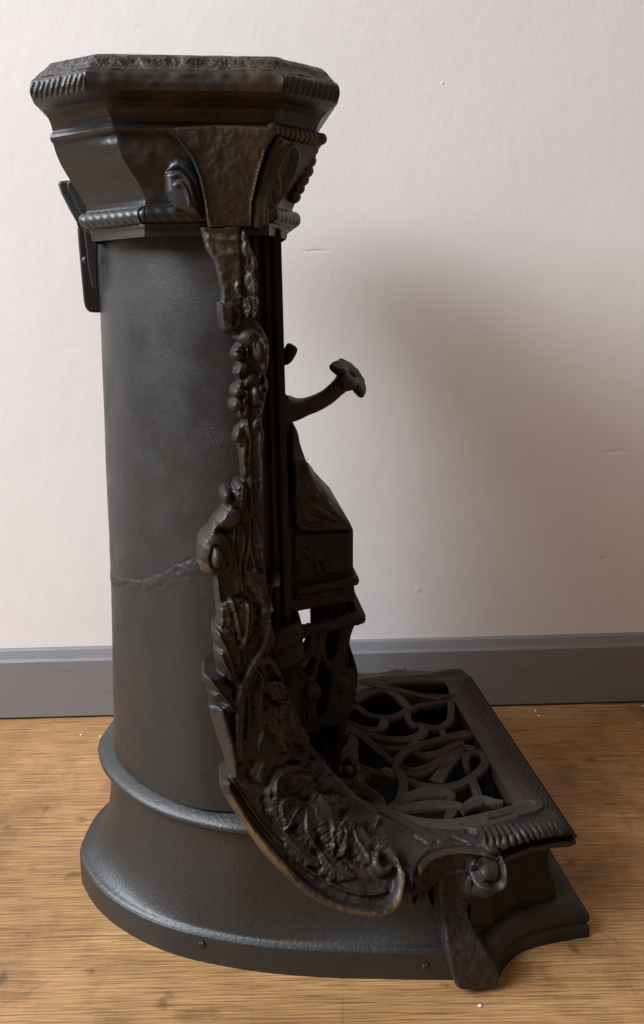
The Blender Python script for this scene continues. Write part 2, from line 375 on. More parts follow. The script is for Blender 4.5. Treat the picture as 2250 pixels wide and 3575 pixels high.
# scratches: thin warped voronoi edges
prev = mx4.outputs[2]
for sc, wd, rot, stf in ((1.9, .005, .5, .32), (3.3, .004, 1.3, .22)):
    w = noise_node(n, tc, 2.0, 2); ad = N(n, 'ShaderNodeVectorMath', operation='MULTIPLY_ADD'); ad.inputs[1].default_value = (.25, .25, 0)
    n.links.new(w.outputs[1], ad.inputs[0]); n.links.new(mapn((1.4, .7, 1), rot), ad.inputs[2])
    vo = N(n, 'ShaderNodeTexVoronoi', feature='DISTANCE_TO_EDGE'); vo.inputs['Scale'].default_value = sc; n.links.new(ad.outputs[0], vo.inputs['Vector'])
    r = ramp(n, vo.outputs[0], 0, (.45, .4, .36), wd, (1, 1, 1)); m4 = N(n, 'ShaderNodeMix', data_type='RGBA', blend_type='MULTIPLY')
    brk = noise_node(n, tc, 5, 3); bl = N(n, 'ShaderNodeMapRange'); bl.inputs[1].default_value = .45; bl.inputs[2].default_value = .6; bl.inputs[4].default_value = stf*1.6
    n.links.new(brk.outputs[0], bl.inputs[0]); n.links.new(bl.outputs[0], m4.inputs[0])
    n.links.new(prev, m4.inputs[6]); n.links.new(r.outputs[0], m4.inputs[7]); prev = m4.outputs[2]
# worn dark knots and ink-like marks lying in the boards
sn = noise_node(n, tc, 70, 4, .6); geo = N(n, 'ShaderNodeNewGeometry').outputs['Position']
for (u, v, rx_, ry_, k_) in ((575, 3500, .011, .013, .75), (690, 3548, .032, .012, .4), (258, 3057, .012, .011, .7), (318, 3392, .011, .006, .7), (160, 2828, .006, .016, .6), (8, 3420, .008, .012, .7), (2062, 2655, .014, .012, .7), (1992, 3012, .006, .010, .7), (2003, 3310, .008, .012, .7), (288, 2862, .012, .009, .6), (120, 3020, .01, .02, .25), (1870, 3390, .035, .012, .35), (2190, 2870, .006, .03, .35), (1700, 3440, .03, .006, .3)):
    q = world_at(u, v); vm = N(n, 'ShaderNodeVectorMath', operation='SUBTRACT'); vm.inputs[1].default_value = q; n.links.new(geo, vm.inputs[0])
    v2 = N(n, 'ShaderNodeVectorMath', operation='MULTIPLY'); v2.inputs[1].default_value = (1/rx_, 1/ry_, 0); n.links.new(vm.outputs[0], v2.inputs[0])
    ln = N(n, 'ShaderNodeVectorMath', operation='LENGTH'); n.links.new(v2.outputs[0], ln.inputs[0])
    ad = N(n, 'ShaderNodeMath', operation='MULTIPLY_ADD'); n.links.new(sn.outputs[0], ad.inputs[0]); ad.inputs[1].default_value = 3.; n.links.new(ln.outputs['Value'], ad.inputs[2])
    mr = N(n, 'ShaderNodeMapRange', interpolation_type='SMOOTHSTEP'); mr.inputs[1].default_value = 1.7; mr.inputs[2].default_value = 2.6; mr.inputs[3].default_value = k_*.75; mr.inputs[4].default_value = 0
    n.links.new(ad.outputs[0], mr.inputs[0])
    m4 = N(n, 'ShaderNodeMix', data_type='RGBA', blend_type='MULTIPLY'); m4.inputs[7].default_value = (.2, .17, .15, 1); n.links.new(mr.outputs[0], m4.inputs[0]); n.links.new(prev, m4.inputs[6]); prev = m4.outputs[2]
n.links.new(prev, p.inputs['Base Color']); p.inputs['Roughness'].default_value = .55
b = N(n, 'ShaderNodeBump'); b.inputs['Strength'].default_value = .35; b.inputs['Distance'].default_value = .0006
n.links.new(fine.outputs[0], b.inputs['Height']); n.links.new(b.outputs[0], p.inputs['Normal'])
M_chip, n, p = nt('white_plaster'); p.inputs['Base Color'].default_value = (.75, .72, .68, 1)
M_gap, n, p = nt('dark_gap'); p.inputs['Base Color'].default_value = (.01, .009, .008, 1)

# ------------------------------------------------------------------ setting
def struct(o): o['kind'] = 'structure'; return o
A = Vector(world_at(0, 2515)[:2]); B = Vector(world_at(2250, 2455)[:2]); dr = (B-A).normalized(); nr = Vector((-dr.y, dr.x))
SK = .016
def wp(t, off, z): q = A+dr*t+nr*off; return (q.x, q.y, z)
fl = mesh('floor', [(-3, -2, 0), (4, -2, 0), (4, 2.2, 0), (-3, 2.2, 0)], [(0, 1, 2, 3)], M_wood, smooth=False); struct(fl)
V = []; nx, nz = 160, 120     # plaster wall, gently uneven
for i in range(nx+1):
    for j in range(nz+1):
        t = -1.8+5*i/nx; z = 2.6*j/nz
        V.append(wp(t, SK+.0015*mnoise.noise(Vector((t*3, z*3, 0))), z))
wl = mesh('wall', V, gridfaces(nx+1, nz+1), M_wall); struct(wl)
zs = float(.8+ (lambda r: r[2]/r[1])(ray(1200, 2253))*A.y)
prof = [(SK, .004), (0, .004), (0, zs-.022), (.0035, zs-.017), (.009, zs-.003), (.012, zs), (SK, zs)]
V = [wp(t, o_, z) for t in (-1.8, 3.2) for o_, z in prof]
k = len(prof); sk = mesh('skirting_board', V, [(i, i+1, k+i+1, k+i) for i in range(k-1)], M_skirt, smooth=False); struct(sk)
bevel(sk, .0015)

def chip(u, v, r):
    x, y, z = world_at(u, v); n_ = 10; Vv = []
    vb, fb = ball((0, 0, 0), r*.8, r*.65, r*.4, 8, 6)
    for q in vb:
        f = 1+.35*mnoise.noise(Vector(q)*900+Vector((u, v, 0))); Vv.append((q[0]*f, q[1]*f, q[2]*f+r*.4))
    o = mesh('plaster_crumb', Vv, fb, M_chip, smooth=False); o.location = (x, y, 0); return o
for (u, v, r, lab) in ((1870, 2484, .0035, 'white plaster crumb on the boards by the skirting, left of a close pair'),
                       (1882, 2500, .003, 'white plaster crumb on the boards by the skirting, right of a close pair'),
                       (2244, 2466, .003, 'tiny white plaster crumb on the floor at the far right beside the skirting'),
                       (2233, 2524, .0022, 'tiny pale crumb on the boards near the right edge, away from the skirting'),
                       (284, 2567, .003, 'pale plaster crumb on the floor at the left of the stove, nearer to the skirting'),
                       (352, 2572, .0025, 'pale crumb on the boards right beside the stove flange'),
                       (1676, 3513, .0028, 'white crumb on the front boards below the scroll foot')):
    o = chip(u, v, r); o['label'] = lab; o['category'] = 'crumb'; o['group'] = 'plaster crumbs on the floor'

# ------------------------------------------------------------------ the stove
R_ = bpy.data.objects.new('cast_iron_stove', None); C.objects.link(R_); R_.location = (OX, OY, 0); R_.rotation_euler = (0, 0, YAW)
R_['label'] = 'old black cast iron stove with octagonal top, scroll brackets and pierced hearth grate'; R_['category'] = 'stove'
YC = .045
def dplan(pts, n=14, front=None):
    """near half outline (front to back) -> full open outline mirrored about YC"""
    q = list(pts)+[(x, 2*YC-y) for x, y in reversed(pts)]
    return catmull(q, n)
# body
near = [(.066, -.153), (.034, -.151), (-.006, -.139), (-.041, -.115), (-.077, -.080), (-.106, -.036), (-.122, .010)]
pl = dplan(near, 22); nz = 460; V = []
zz = np.linspace(.195, .862, nz)
cr = sorted((float(loc(u, v, y=y)[0]), float(loc(u, v, y=y)[2])) for u, v, y in ((388, 2012, .0), (440, 2038, -.06), (520, 2050, -.095), (600, 2018, -.12), (670, 1988, -.137), (740, 1966, -.15)))
crx = [q[0] for q in cr]; crz = [q[1] for q in cr]
for z in zz:
    k = (z-.2)/.66
    sx = 1-.075*k-.015*math.sin(k*3.1); sy = 1-.02*k
    X = .1+(pl[:, 0]-.1)*sx; Y = YC+(pl[:, 1]-YC)*sy
    # cracked weld seam
    zc = np.interp(X, crx, crz)+.0018*fbm(X*60, X*0, 2., 2)
    w = (.0060+.0075*np.clip((X+.09)*9, 0, 1))*(1+.35*fbm(X*45, z*45, 4., 2)); q_ = np.abs(z-zc)/w; m = np.exp(-q_**4)*np.clip((X+.124)*60, 0, 1)*(Y < YC)
    rg = 1-np.abs(fbm(X*95, z*120, Y*95, 4))
    r = m*(.0019*(rg-.55)+.0004)-.0009*np.exp(-((z-zc-w)/.0010)**2)*(Y < YC)*np.clip((X+.124)*60, 0, 1)
    r = r+.0012*fbm(X*9, z*7, Y*9, 2)+.0012*np.exp(-((z-zc-.04)/.035)**2)*fbm(X*20, z*25, 2., 2)
    nxn = np.gradient(Y); nyn = -np.gradient(X); L = np.hypot(nxn, nyn); X2 = X-nxn/L*r*-1*-1; Y2 = Y-nyn/L*r
    for a, b_ in zip(X2, Y2): V.append((a, b_, z))
body = mesh('body', V, gridfaces(nz, len(pl)), M_body, R_)
# base skirt
bn = [(.30, -.224), (.25, -.216), (.2, -.207), (.136, -.195), (.078, -.181), (.02, -.162), (-.044, -.134), (-.097, -.098), (-.14, -.055), (-.168, -.01), (-.180, .03)]
bq = bn+[(x, 2*YC-y) for x, y in reversed(bn[:-1])]; bp = catmull(bq, 14)
def offs(P, d):
    T = np.gradient(P, axis=0); T /= np.linalg.norm(T, axis=1)[:, None]
    n_ = np.stack([-T[:, 1], T[:, 0]], 1)
    if np.dot(n_[len(P)//2], np.array([1, 0])) < 0: n_ = -n_
    return P+n_*d
prof = [(0, 0), (0, .034), (.0015, .0365), (.006, .039), (.012, .045), (.018, .054), (.025, .068), (.031, .085), (.036, .105), (.039, .125), (.040, .145), (.039, .158), (.036, .168), (.032, .173), (.0305, .176), (.0315, .180), (.036, .184), (.044, .187), (.054, .192), (.062, .198), (.066, .203), (.070, .206)]
prof = catmull(prof, 3); fo_ = [tuple(map(float, loc(u, v, z=.181)[:2])) for u, v in ((865, 2905), (750, 2890), (600, 2850), (480, 2795), (400, 2730), (360, 2680), (343, 2620))]
fo_ = [(.25, -.186), (.20, -.184), (.15, -.182), (.10, -.178)]+fo_[:]+[(-.146, .045)]
def fullp(h): return catmull(h+[(x, 2*YC-y) for x, y in reversed(h[:-1])], 14)
def resamp(P, n=330):
    L = np.concatenate([[0], np.cumsum(np.linalg.norm(np.diff(P, axis=0), axis=1))]); q = np.linspace(0, L[-1], n)
    return np.stack([np.interp(q, L, P[:, 0]), np.interp(q, L, P[:, 1])], 1)
fo_[-1] = (min(fo_[-2][0], -.146)-.001, YC)
bpr = resamp(bp); fpr = resamp(fullp(fo_)); nk = offs(fpr, .013)
# level: (blend of the three plans: foot, neck, flange), inward offset, height
lev = [(0, 0, 0), (0, 0, .033), (.0, .0012, .0362), (.04, .003, .0385), (.12, .005, .0405), (.28, .006, .0445), (.46, .007, .0505), (.62, .0085, .059), (.76, .010, .070), (.88, .0115, .086), (.95, .013, .104), (.99, .0142, .124), (1, .015, .143), (1, .0145, .158), (1, .012, .167), (1, .006, .173), (1, .001, .177), (1, 0, .180), (1, .0015, .1835), (1, .006, .187), (1, .014, .191), (1, .022, .194), (1, .029, .196), (1, .036, .197)]
lev = catmull(lev, 3); V = []
for k_, d, z in lev:
    P = bpr*(1-k_)+fpr*k_
    P = offs(P, d)
    for q in P:
        zz_ = z if q[0] < .085 else min(z, .197-(.197-.128)*min(1, (q[0]-.085)/.03))
        V.append((q[0], q[1], zz_))
prof = lev; bp = bpr
base = mesh('base_skirt', V, gridfaces(len(prof), len(bp)), M_base, R_)
base_screws = []
def screw(x, y, z, nx_, ny_):
    a = math.atan2(ny_, nx_); vb, fb = ball((0, 0, 0), .0026, .0046, .0046, 16, 12)
    Vv = []
    for q in vb:
        qx = q[0] - (.0014 if (abs(q[2]*math.cos(.3)+q[1]*math.sin(.3)) if False else abs(q[1]*math.cos(.2)+q[2]*math.sin(.2))) < .0009 and q[0] > 0 else 0)
        Vv.append((x+qx*math.cos(a)-q[1]*math.sin(a), y+qx*math.sin(a)+q[1]*math.cos(a), z+q[2]))
    mesh('screw', Vv, fb, M_capd, R_)
for u, v in ((706, 3297), (1485, 3374), (306, 3061), (293, 2927)):
    # point on the band
    best = min(((abs(float(loc(u, v, y=q[1])[0])-q[0]), i) for i, q in enumerate(bp[:len(bp)//2+20])), key=lambda s: s[0])
    i = best[1]; q = bp[i]; T = bp[min(i+1, len(bp)-1)]-bp[i-1]; n_ = np.array([T[1], -T[0]]); n_ /= np.linalg.norm(n_)
    if np.dot(n_, q-np.array([.2, YC])) < 0: n_ = -n_
    z = float(loc(u, v, y=q[1])[2]); screw(q[0]+n_[0]*.001, q[1]+n_[1]*.001, min(max(z, .012), .027), n_[0], n_[1])

# cap -----------------------------------------------------------------
# rows: vN,uN,uR,uN2,uR2,yN,yR
rows = [(187, 345, 175, 950, 1108, -.172, -.135), (190, 330, 165, 962, 1122, -.182, -.142), (205, 322, 150, 968, 1140, -.188, -.148), (215, 316, 138, 972, 1150, -.188, -.148), (238, 305, 116, 982, 1172, -.197, -.155),
        (243, 302, 108, 984, 1178, -.198, -.156), (252, 299, 105, 986, 1183, -.200, -.157), (285, 299, 106, 986, 1183, -.201, -.157), (312, 301, 109, 986, 1180, -.199, -.155), (322, 308, 113, 983, 1172, -.194, -.15), (330, 318, 120, 980, 1163, -.190, -.145),
        (334, 325, 124, 979, 1160, -.188, -.143), (350, 352, 146, 973, 1143, -.178, -.132), (375, 372, 165, 965, 1122, -.171, -.124), (402, 385, 176, 959, 1109, -.168, -.119), (424, 393, 182, 954, 1104, -.168, -.117),
        (430, 396, 180, 953, 1107, -.171, -.118), (434, 396, 175, 952, 1116, -.175, -.12), (445, 396, 173, 952, 1122, -.178, -.121), (456, 398, 175, 953, 1121, -.176, -.12), (464, 403, 180, 954, 1114, -.172, -.118), (470, 408, 184, 955, 1110, -.170, -.116),
        (500, 412, 193, 955, 1106, -.170, -.113), (540, 425, 210, 953, 1096, -.169, -.108), (580, 445, 232, 951, 1084, -.166, -.102), (620, 472, 256, 949, 1067, -.161, -.096), (660, 495, 281, 945, 1047, -.158, -.09), (695, 507, 299, 940, 1028, -.157, -.086), (712, 507, 303, 940, 1022, -.157, -.085),
        (718, 505, 300, 940, 1020, -.159, -.086), (724, 505, 297, 940, 1020, -.159, -.086), (728, 505, 296, 940, 1021, -.157, -.086), (770, 505, 303, 940, 1022, -.157, -.085), (782, 505, 308, 940, 1022, -.160, -.084), (792, 505, 311, 940, 1018, -.160, -.083), (800, 505, 317, 940, 1005, -.157, -.081), (826, 505, 322, 940, 1000, -.157, -.08)]
def caprow(r, dz=0):
    vN, uN, uR, uN2, uR2, yN, yR = r
    x1, _, z = loc(uN, vN, y=yN); x2 = loc(uR, vN, y=yR)[0]; x3 = loc(uN2, vN, y=yN)[0]; x4 = loc(uR2, vN, y=yR)[0]
    x1, x2, x3, x4, z = map(float, (x1, x2, x3, x4, z))
    return [(x2, yR), (x1, yN), (x3, yN), (x4, yR), (x4, 2*YC-yR), (x3, 2*YC-yN), (x1, 2*YC-yN), (x2, 2*YC-yR)], z
segs = 64; rws = [caprow(r) for r in rows]; cen = np.array([.016, YC]); nrow = 8*segs
def loop(P):
    return [np.array(P[i])*(1-k/segs)+np.array(P[(i+1) % 8])*(k/segs) for i in range(8) for k in range(segs)]
fine_r = []
for i in range(len(rws)-1):
    (P, z), (P2, z2) = rws[i], rws[i+1]; m = max(1, int(math.ceil(max(abs(z-z2), abs(P[1][1]-P2[1][1]))/.0022))) if i >= 4 else 1
    for q in range(m):
        t = q/m; fine_r.append((np.array(P)*(1-t)+np.array(P2)*t, z*(1-t)+z2*t, i))
fine_r.append((np.array(rws[-1][0]), rws[-1][1], len(rws)-1))
V = np.array([(q[0], q[1], z) for P, z, _ in fine_r for q in loop(P)])
d = V[:, :2]-cen; d /= np.linalg.norm(d, axis=1)[:, None]
isnear = np.clip((-.148-V[:, 1])*60, 0, 1)
ruff = .0007*fbm(V[:, 0]*120, V[:, 2]*120, V[:, 1]*120, 3)+.0007*fbm(V[:, 0]*28, V[:, 2]*28, V[:, 1]*25, 2)
kk = np.arange(len(V)) % nrow; rr_ = np.arange(len(V))//nrow; seg_ = kk//segs; tt = (kk % segs)/segs
zl0, zl1 = rws[5][1], rws[10][1]; env = np.clip(np.sin(math.pi*np.clip((zl0-.002-V[:, 2])/(zl0-.002-zl1), 0, 1)), 0, 1)**.4
for sg, L_ in ((0, .075), (2, .075), (3, .37), (4, .075), (6, .075), (7, .37)):
    mm = seg_ == sg; ph = tt*round(L_/.0078)*math.pi+(zl0-V[:, 2])*170
    V[:, :2] += d*(mm*env*(.0030*np.abs(np.sin(ph))**.6-.0016))[:, None]
V[:, :2] += d*(ruff*(.12+.88*isnear))[:, None]
topz = rws[0][1]
k = 5*nrow
Vt = [tuple(q) for q in V[:k]]; c_ = len(Vt)
for q in V[:nrow]: Vt.append((cen[0]+(q[0]-cen[0])*.8, cen[1]+(q[1]-cen[1])*.8, q[2]+.0005*mnoise.noise(Vector(q)*60)))
ft = gridfaces(5, nrow, cv=True)+[(i, (i+1) % nrow, c_+(i+1) % nrow, c_+i) for i in range(nrow)]+[tuple(range(c_, c_+nrow))]
# crumbly bevel on the top plate
Vt = np.array(Vt); am = np.zeros(len(Vt)); am[nrow:5*nrow] = 1
Vt[:, 2] += am*.0009*fbm(Vt[:, 0]*110, Vt[:, 1]*110, Vt[:, 2]*60, 3); Vt[:, :2] += (np.concatenate([d[:k], d[:nrow]])*(am*.0012*fbm(Vt[:, 0]*90, Vt[:, 1]*90, 5., 3))[:, None])
mesh('top_plate', Vt, ft, M_rough, R_)
cap = mesh('cap', V[4*nrow:], gridfaces(len(fine_r)-4, nrow, cv=True), M_capd, R_, sharp=32)
cap.data.materials.append(M_cap)
nr_ = len(fine_r)-5
mi = np.array([1 if segs <= (q % nrow) < 2*segs and fine_r[4+q//nrow][2] < 27 else 0 for q in range(nr_*nrow)]); cap.data.polygons.foreach_set('material_index', mi)   # the flat near side is rubbed to bronze
def ropes(rowi, out, r, pitch, sel, mat, name, dz=0., amp=.25, lean=1.):
    P, z = rws[rowi]; parts = []
    for a, b_ in sel:
        p0 = np.array(P[a]); p1 = np.array(P[b_ % 8])
        t = (p1-p0)/np.linalg.norm(p1-p0); n_ = np.array([t[1], -t[0]])
        if np.dot(n_, (p0+p1)/2-cen) < 0: n_ = -n_
        parts.append(rope([(p0[0]+n_[0]*out, p0[1]+n_[1]*out, z+dz), (p1[0]+n_[0]*out, p1[1]+n_[1]*out, z+dz)], r, pitch, amp, 16, lean))
    for a in {q % 8 for pr in sel for q in pr}: parts.append(ball((P[a][0], P[a][1], z+dz), r*.9))
    V_, F_ = merge(parts); mesh(name, V_, F_, mat, R_)
ropes(31, .001, .0085, .0125, [(7, 0), (0, 1), (1, 2), (2, 3), (3, 4)], M_capd, 'rope_moulding', -.0068, .17, 1.9)
ropes(18, -.004, .007, .008, [(2, 3), (3, 4)], M_cap, 'bead_moulding', 0, .3, 1.)
# corner bracket of the cap
def T1(L): return [(50+x*.7916, 130+y*.7916) for x, y in L]
sf = interp_surface([(600, 455, -.178), (950, 455, -.180), (620, 620, -.172), (900, 620, -.170), (720, 780, -.166), (880, 780, -.160), (800, 600, -.173), (800, 520, -.176)])
r = Relief(T1([(660, 398), (720, 450), (780, 530), (815, 620), (835, 720), (845, 800), (855, 838), (1045, 836), (1052, 720), (1080, 600), (1110, 500), (1150, 425), (1140, 395), (900, 385)]), sf, thick=.011, R=9, back=.03)
r.noise(30, .0006); r.noise(9, .0004)
r.stroke(T1([(672, 402), (728, 452), (786, 530), (824, 622), (842, 720), (852, 830)]), 7, .0035)
r.stroke(T1([(1040, 830), (1045, 720), (1072, 600), (1104, 500)]), 7, .002)
ob, _ = r.build('corner_console', M_cap, R_, mirror=True)
# near volute behind the console
sf = interp_surface([(560, 600, -.150), (720, 600, -.160), (560, 790, -.152), (720, 790, -.160), (640, 680, -.156)])
r = Relief(T1([(688, 548), (735, 515), (805, 545), (842, 640), (850, 740), (845, 810), (790, 800), (718, 772), (672, 706), (662, 615)]), sf, thick=.020, R=46, back=.03, step=3)
r.cut(T1([(695, 610), (750, 595), (800, 640), (826, 720), (832, 790)]), 5, .004)
r.stroke(T1([(720, 630), (760, 618), (795, 660), (812, 730)]), 7, .0025); r.stroke(T1([(738, 668), (762, 662), (785, 700), (795, 750)]), 7, .003)
r.build('side_volute', M_capd, R_, mirror=True)
# front-chamfer volute
sf = interp_surface([(880, 790, -.168), (960, 480, -.172), (1020, 500, -.146), (990, 650, -.146), (940, 740, -.154), (1040, 560, -.138), (900, 640, -.170)])
r = Relief(T1([(1150, 430), (1190, 448), (1220, 470), (1232, 510), (1222, 580), (1195, 645), (1150, 735), (1105, 810), (1060, 850), (1045, 836), (1052, 720), (1080, 600), (1115, 490)]), sf, thick=.009, R=12, back=.04, step=3)
r.stroke(T1([(1075, 820), (1080, 720), (1110, 610), (1150, 510), (1190, 475), (1212, 520), (1195, 600), (1150, 690), (1110, 740), (1090, 700), (1110, 620), (1135, 590)]), 8, .005)
r.disc(T1([(1125, 650)])[0], 16, 52, .007)
r.build('front_volute', M_capd, R_, mirror=True)
# front chamfer acanthus drops
parts = []
for i, (u, v) in enumerate([(1098, 520), (1090, 560), (1080, 595), (1065, 625), (1050, 655), (1036, 685)]):
    x, y, z = map(float, loc(u-9, v, y=-.105)); parts.append(ball((x, y, z), .008, .01, .008, 10, 8))
V_, F_ = merge(parts); mesh('leaf_drop', V_, F_, M_cap, R_)

# reeded front frame --------------------------------------------------
a = np.array([.066, -.160]); b_ = np.array([.1165, -.118]); t = b_-a; L = np.linalg.norm(t); t /= L; n_ = np.array([t[1], -t[0]])
pf = []
ks = [(0, 0), (.14, 0), (.15, .004), (.20, .005), (.25, .004), (.26, -.001), (.32, -.001), (.33, .003), (.37, .0045), (.41, .003), (.42, -.003), (.60, -.003), (.61, .002), (.65, .005), (.69, .002), (.70, -.003), (.80, -.003), (.81, .003), (.86, .0065), (.91, .003), (.92, .0), (1, .001)]
for s_, h in ks: pf.append(a+t*s_*L+n_*h)
pf.append(np.array([.1175, -.112])); pf.append(np.array([.1175, 2*YC+.112]))
V = [(q[0]-.0075, q[1], z) for z in np.linspace(.16, .862, 12) for q in pf]
ff = mesh('front_frame', V, gridfaces(12, len(pf)), M_frame, R_, sharp=25)

# side bracket --------------------------------------------------------
def c2(L): return [(650+x*.4617, 750+y*.4617) for x, y in L]
def c3_(L): return [(650+x*.4617, 1600+y*.4617) for x, y in L]
def c4(L): return [(650+x*.5277, 2200+y*.5277) for x, y in L]
def c6(L): return [(1250+x*.5937, 2700+y*.5937) for x, y in L]
left = c2([(105, 95), (150, 260), (215, 360), (240, 470), (262, 580), (262, 650), (232, 660), (235, 730), (245, 800), (258, 860), (275, 884), (320, 892), (345, 905), (345, 930), (385, 965), (350, 1000), (333, 1040), (337, 1075), (370, 1108), (380, 1130), (354, 1160), (352, 1195), (368, 1215), (398, 1245), (345, 1285), (324, 1325), (326, 1355), (345, 1378), (318, 1410), (316, 1450), (340, 1480), (375, 1492), (387, 1528), (408, 1535), (412, 1565), (365, 1615), (345, 1665), (348, 1705), (378, 1728), (390, 1780), (400, 1840), (405, 1900), (410, 1960), (412, 1995)])
left += c3_([(395, 150), (360, 165), (345, 215), (325, 205), (285, 210), (250, 240), (250, 290), (285, 345), (240, 410), (200, 455), (170, 510), (165, 530), (115, 570), (85, 620), (76, 690), (82, 770), (115, 845), (165, 875), (205, 862), (205, 950), (215, 1020), (222, 1100), (226, 1200), (224, 1252), (200, 1265), (190, 1300), (192, 1350), (215, 1395), (225, 1412), (205, 1435), (212, 1500), (228, 1560), (240, 1608), (190, 1612), (135, 1618), (118, 1635), (130, 1680), (175, 1738), (150, 1752), (175, 1790), (240, 1830), (205, 1845), (175, 1862)])
left += c4([(150, 510), (180, 620), (240, 800), (283, 948), (235, 985), (218, 1015), (240, 1070), (300, 1170), (420, 1350), (490, 1450), (560, 1530), (640, 1615), (720, 1690), (800, 1750), (870, 1795), (1000, 1850), (1130, 1878), (1260, 1876), (1330, 1845), (1390, 1790), (1425, 1720), (1425, 1640)])
right = c6([(185, 470), (140, 310)]) + [(1262, 2835), (1162, 2735), (1094, 2648), (1062, 2580), (1048, 2535), (1033, 2500), (1015, 2455), (1001, 2426), (982, 2376), (973, 2339), (969, 2293), (964, 2246), (955, 2205), (936, 2154), (941, 2125), (950, 2108), (942, 2085), (945, 2065), (952, 2043), (968, 2030), (980, 2015), (965, 2004), (950, 2011), (932, 2030), (927, 2012), (924, 1960), (922, 1923), (920, 1831), (918, 1700), (918, 1600)]
right += c2([(570, 1830), (582, 1740), (588, 1640), (572, 1600), (568, 1550), (580, 1480), (600, 1385), (605, 1350), (620, 1300), (612, 1240), (598, 1215), (612, 1150), (625, 1080), (625, 1000), (620, 960), (600, 900), (570, 850), (540, 815), (520, 790), (535, 740), (550, 665), (545, 625), (520, 602), (535, 580), (538, 540), (520, 480), (512, 430), (536, 420), (538, 380), (520, 320), (500, 280), (480, 230), (462, 180), (450, 110), (400, 85)])
ctrl = [(700, 800, -.162), (860, 800, -.163), (900, 1200, -.160), (780, 1200, -.162), (900, 1500, -.160), (800, 1500, -.160), (690, 1930, -.166), (920, 1930, -.158), (740, 2200, -.168), (950, 2200, -.150), (700, 2360, -.178), (975, 2340, -.142), (775, 2700, -.195), (1040, 2500, -.132),
        (870, 2900, -.214), (1100, 2650, -.118), (1030, 3090, -.234), (1200, 2750, -.125), (1250, 3190, -.246), (1344, 2830, -.135), (1410, 3110, -.232), (1100, 2850, -.190), (1250, 2950, -.200), (1400, 2950, -.195), (900, 2600, -.178), (960, 2750, -.19)]
sfb = interp_surface(ctrl)
r = Relief(left+right, sfb, thick=.009, R=13, back=.032, step=3.5)
# top shaft
r.stroke(c2([(120, 110), (400, 110)]), 10, .003); r.stroke(c2([(150, 250), (260, 300), (400, 290)]), 12, .002)
r.stroke(c2([(180, 180), (300, 200), (400, 180)]), 9, .002)
r.cut(c2([(415, 110), (420, 300), (425, 450), (425, 620)]), 6, .005)
r.leaf(c2([(450, 110), (470, 280), (500, 430)]), 24, .006, 3)
r.leaf(c2([(500, 300), (525, 420), (500, 560)]), 20, .009, 2); r.leaf(c2([(470, 430), (490, 540), (500, 610)]), 24, .010, 2)
r.leaf(c2([(510, 600), (530, 680), (490, 780)]), 20, .009, 3); r.leaf(c2([(450, 620), (470, 700), (440, 790)]), 22, .007, 3)
for q in range(10):   # rough stalk bundle
    x = random.uniform(350, 540); y = random.uniform(480, 860)
    r.stroke(c2([(x, y), (x+random.uniform(-15, 25), y+50), (x+random.uniform(-10, 50), y+110)]), random.uniform(4, 7), random.uniform(.002, .005))
r.stroke(c2([(250, 690), (250, 850)]), 8, .004)
pb = c2([(240, 668), (352, 672), (350, 860), (290, 885), (262, 850)]); mk = inside(pb, r.U, r.V); dk = pdist(pb, r.U, r.V)
r.H[mk] = .009*np.sqrt(1-(1-np.clip(dk[mk]/9, 0, 1))**2)
r.stroke(c2([(355, 690), (395, 740), (375, 830), (350, 860)]), 9, .008, .4)
# fruit and leaf bunches
for (x, y, rx, ry, a) in [(385, 1035, 55, 62, .012), (420, 1160, 62, 52, .012), (385, 1320, 60, 60, .014), (375, 1425, 58, 55, .014), (400, 1500, 40, 34, .010), (545, 1010, 60, 105, .018), (470, 930, 95, 75, .014), (580, 1120, 40, 80, .012),
                          (520, 1350, 52, 100, .014), (590, 1290, 34, 70, .010), (480, 1230, 60, 60, .012), (385, 1650, 45, 60, .012), (440, 1470, 40, 70, .009), (430, 1840, 36, 60, .006), (430, 1920, 34, 45, .008), (560, 1470, 24, 60, .008)]:
    r.disc(c2([(x, y)])[0], rx*.4617, ry*.4617, a)
for L in ([(350, 1040), (400, 1030), (450, 1060)], [(345, 1070), (400, 1105), (440, 1100)], [(360, 1170), (420, 1200), (470, 1180)], [(330, 1350), (390, 1370), (440, 1340)], [(340, 1300), (400, 1290), (440, 1310)],
          [(520, 870), (580, 940), (600, 1050), (590, 1150)], [(500, 900), (550, 970), (560, 1080)], [(540, 1200), (570, 1290), (560, 1370)], [(480, 1260), (530, 1300), (550, 1400)], [(330, 1440), (390, 1470), (430, 1440)]):
    r.cut(c2(L), 4, .0045)
for q in range(26):
    x = random.uniform(350, 600); y = random.uniform(830, 1560)
    if x < 380 and y > 960: x += 80
    r.stroke(c2([(x, y), (x+random.uniform(-25, 25), y+35), (x+random.uniform(-30, 30), y+80)]), random.uniform(4, 9), random.uniform(.007, .016), taper=(.2, .2))
# stems
r.stroke(c2([(470, 1600), (480, 1700), (470, 1850), (480, 2160)]), 8, .005); r.stroke(c2([(560, 1600), (545, 1750), (560, 1900), (545, 2160)]), 9, .006)
r.stroke(c2([(400, 1720), (440, 1680), (430, 1800), (410, 1960)]), 9, .006)
# upper leafy part
r.disc(c3_([(290, 270)])[0], 20, 30, .014); r.disc(c3_([(380, 230)])[0], 18, 36, .010); r.leaf(c3_([(410, 160), (400, 300), (380, 450)]), 24, .011, 3)
r.disc(c3_([(300, 430)])[0], 46, 40, .016); r.disc(c3_([(350, 390)])[0], 36, 46, .013); r.disc(c3_([(205, 520)])[0], 20, 22, .010)
r.cut(c3_([(350, 340), (400, 370), (410, 440), (370, 480)]), 4, .005); r.cut(c3_([(215, 515), (290, 540), (340, 530)]), 5, .006)
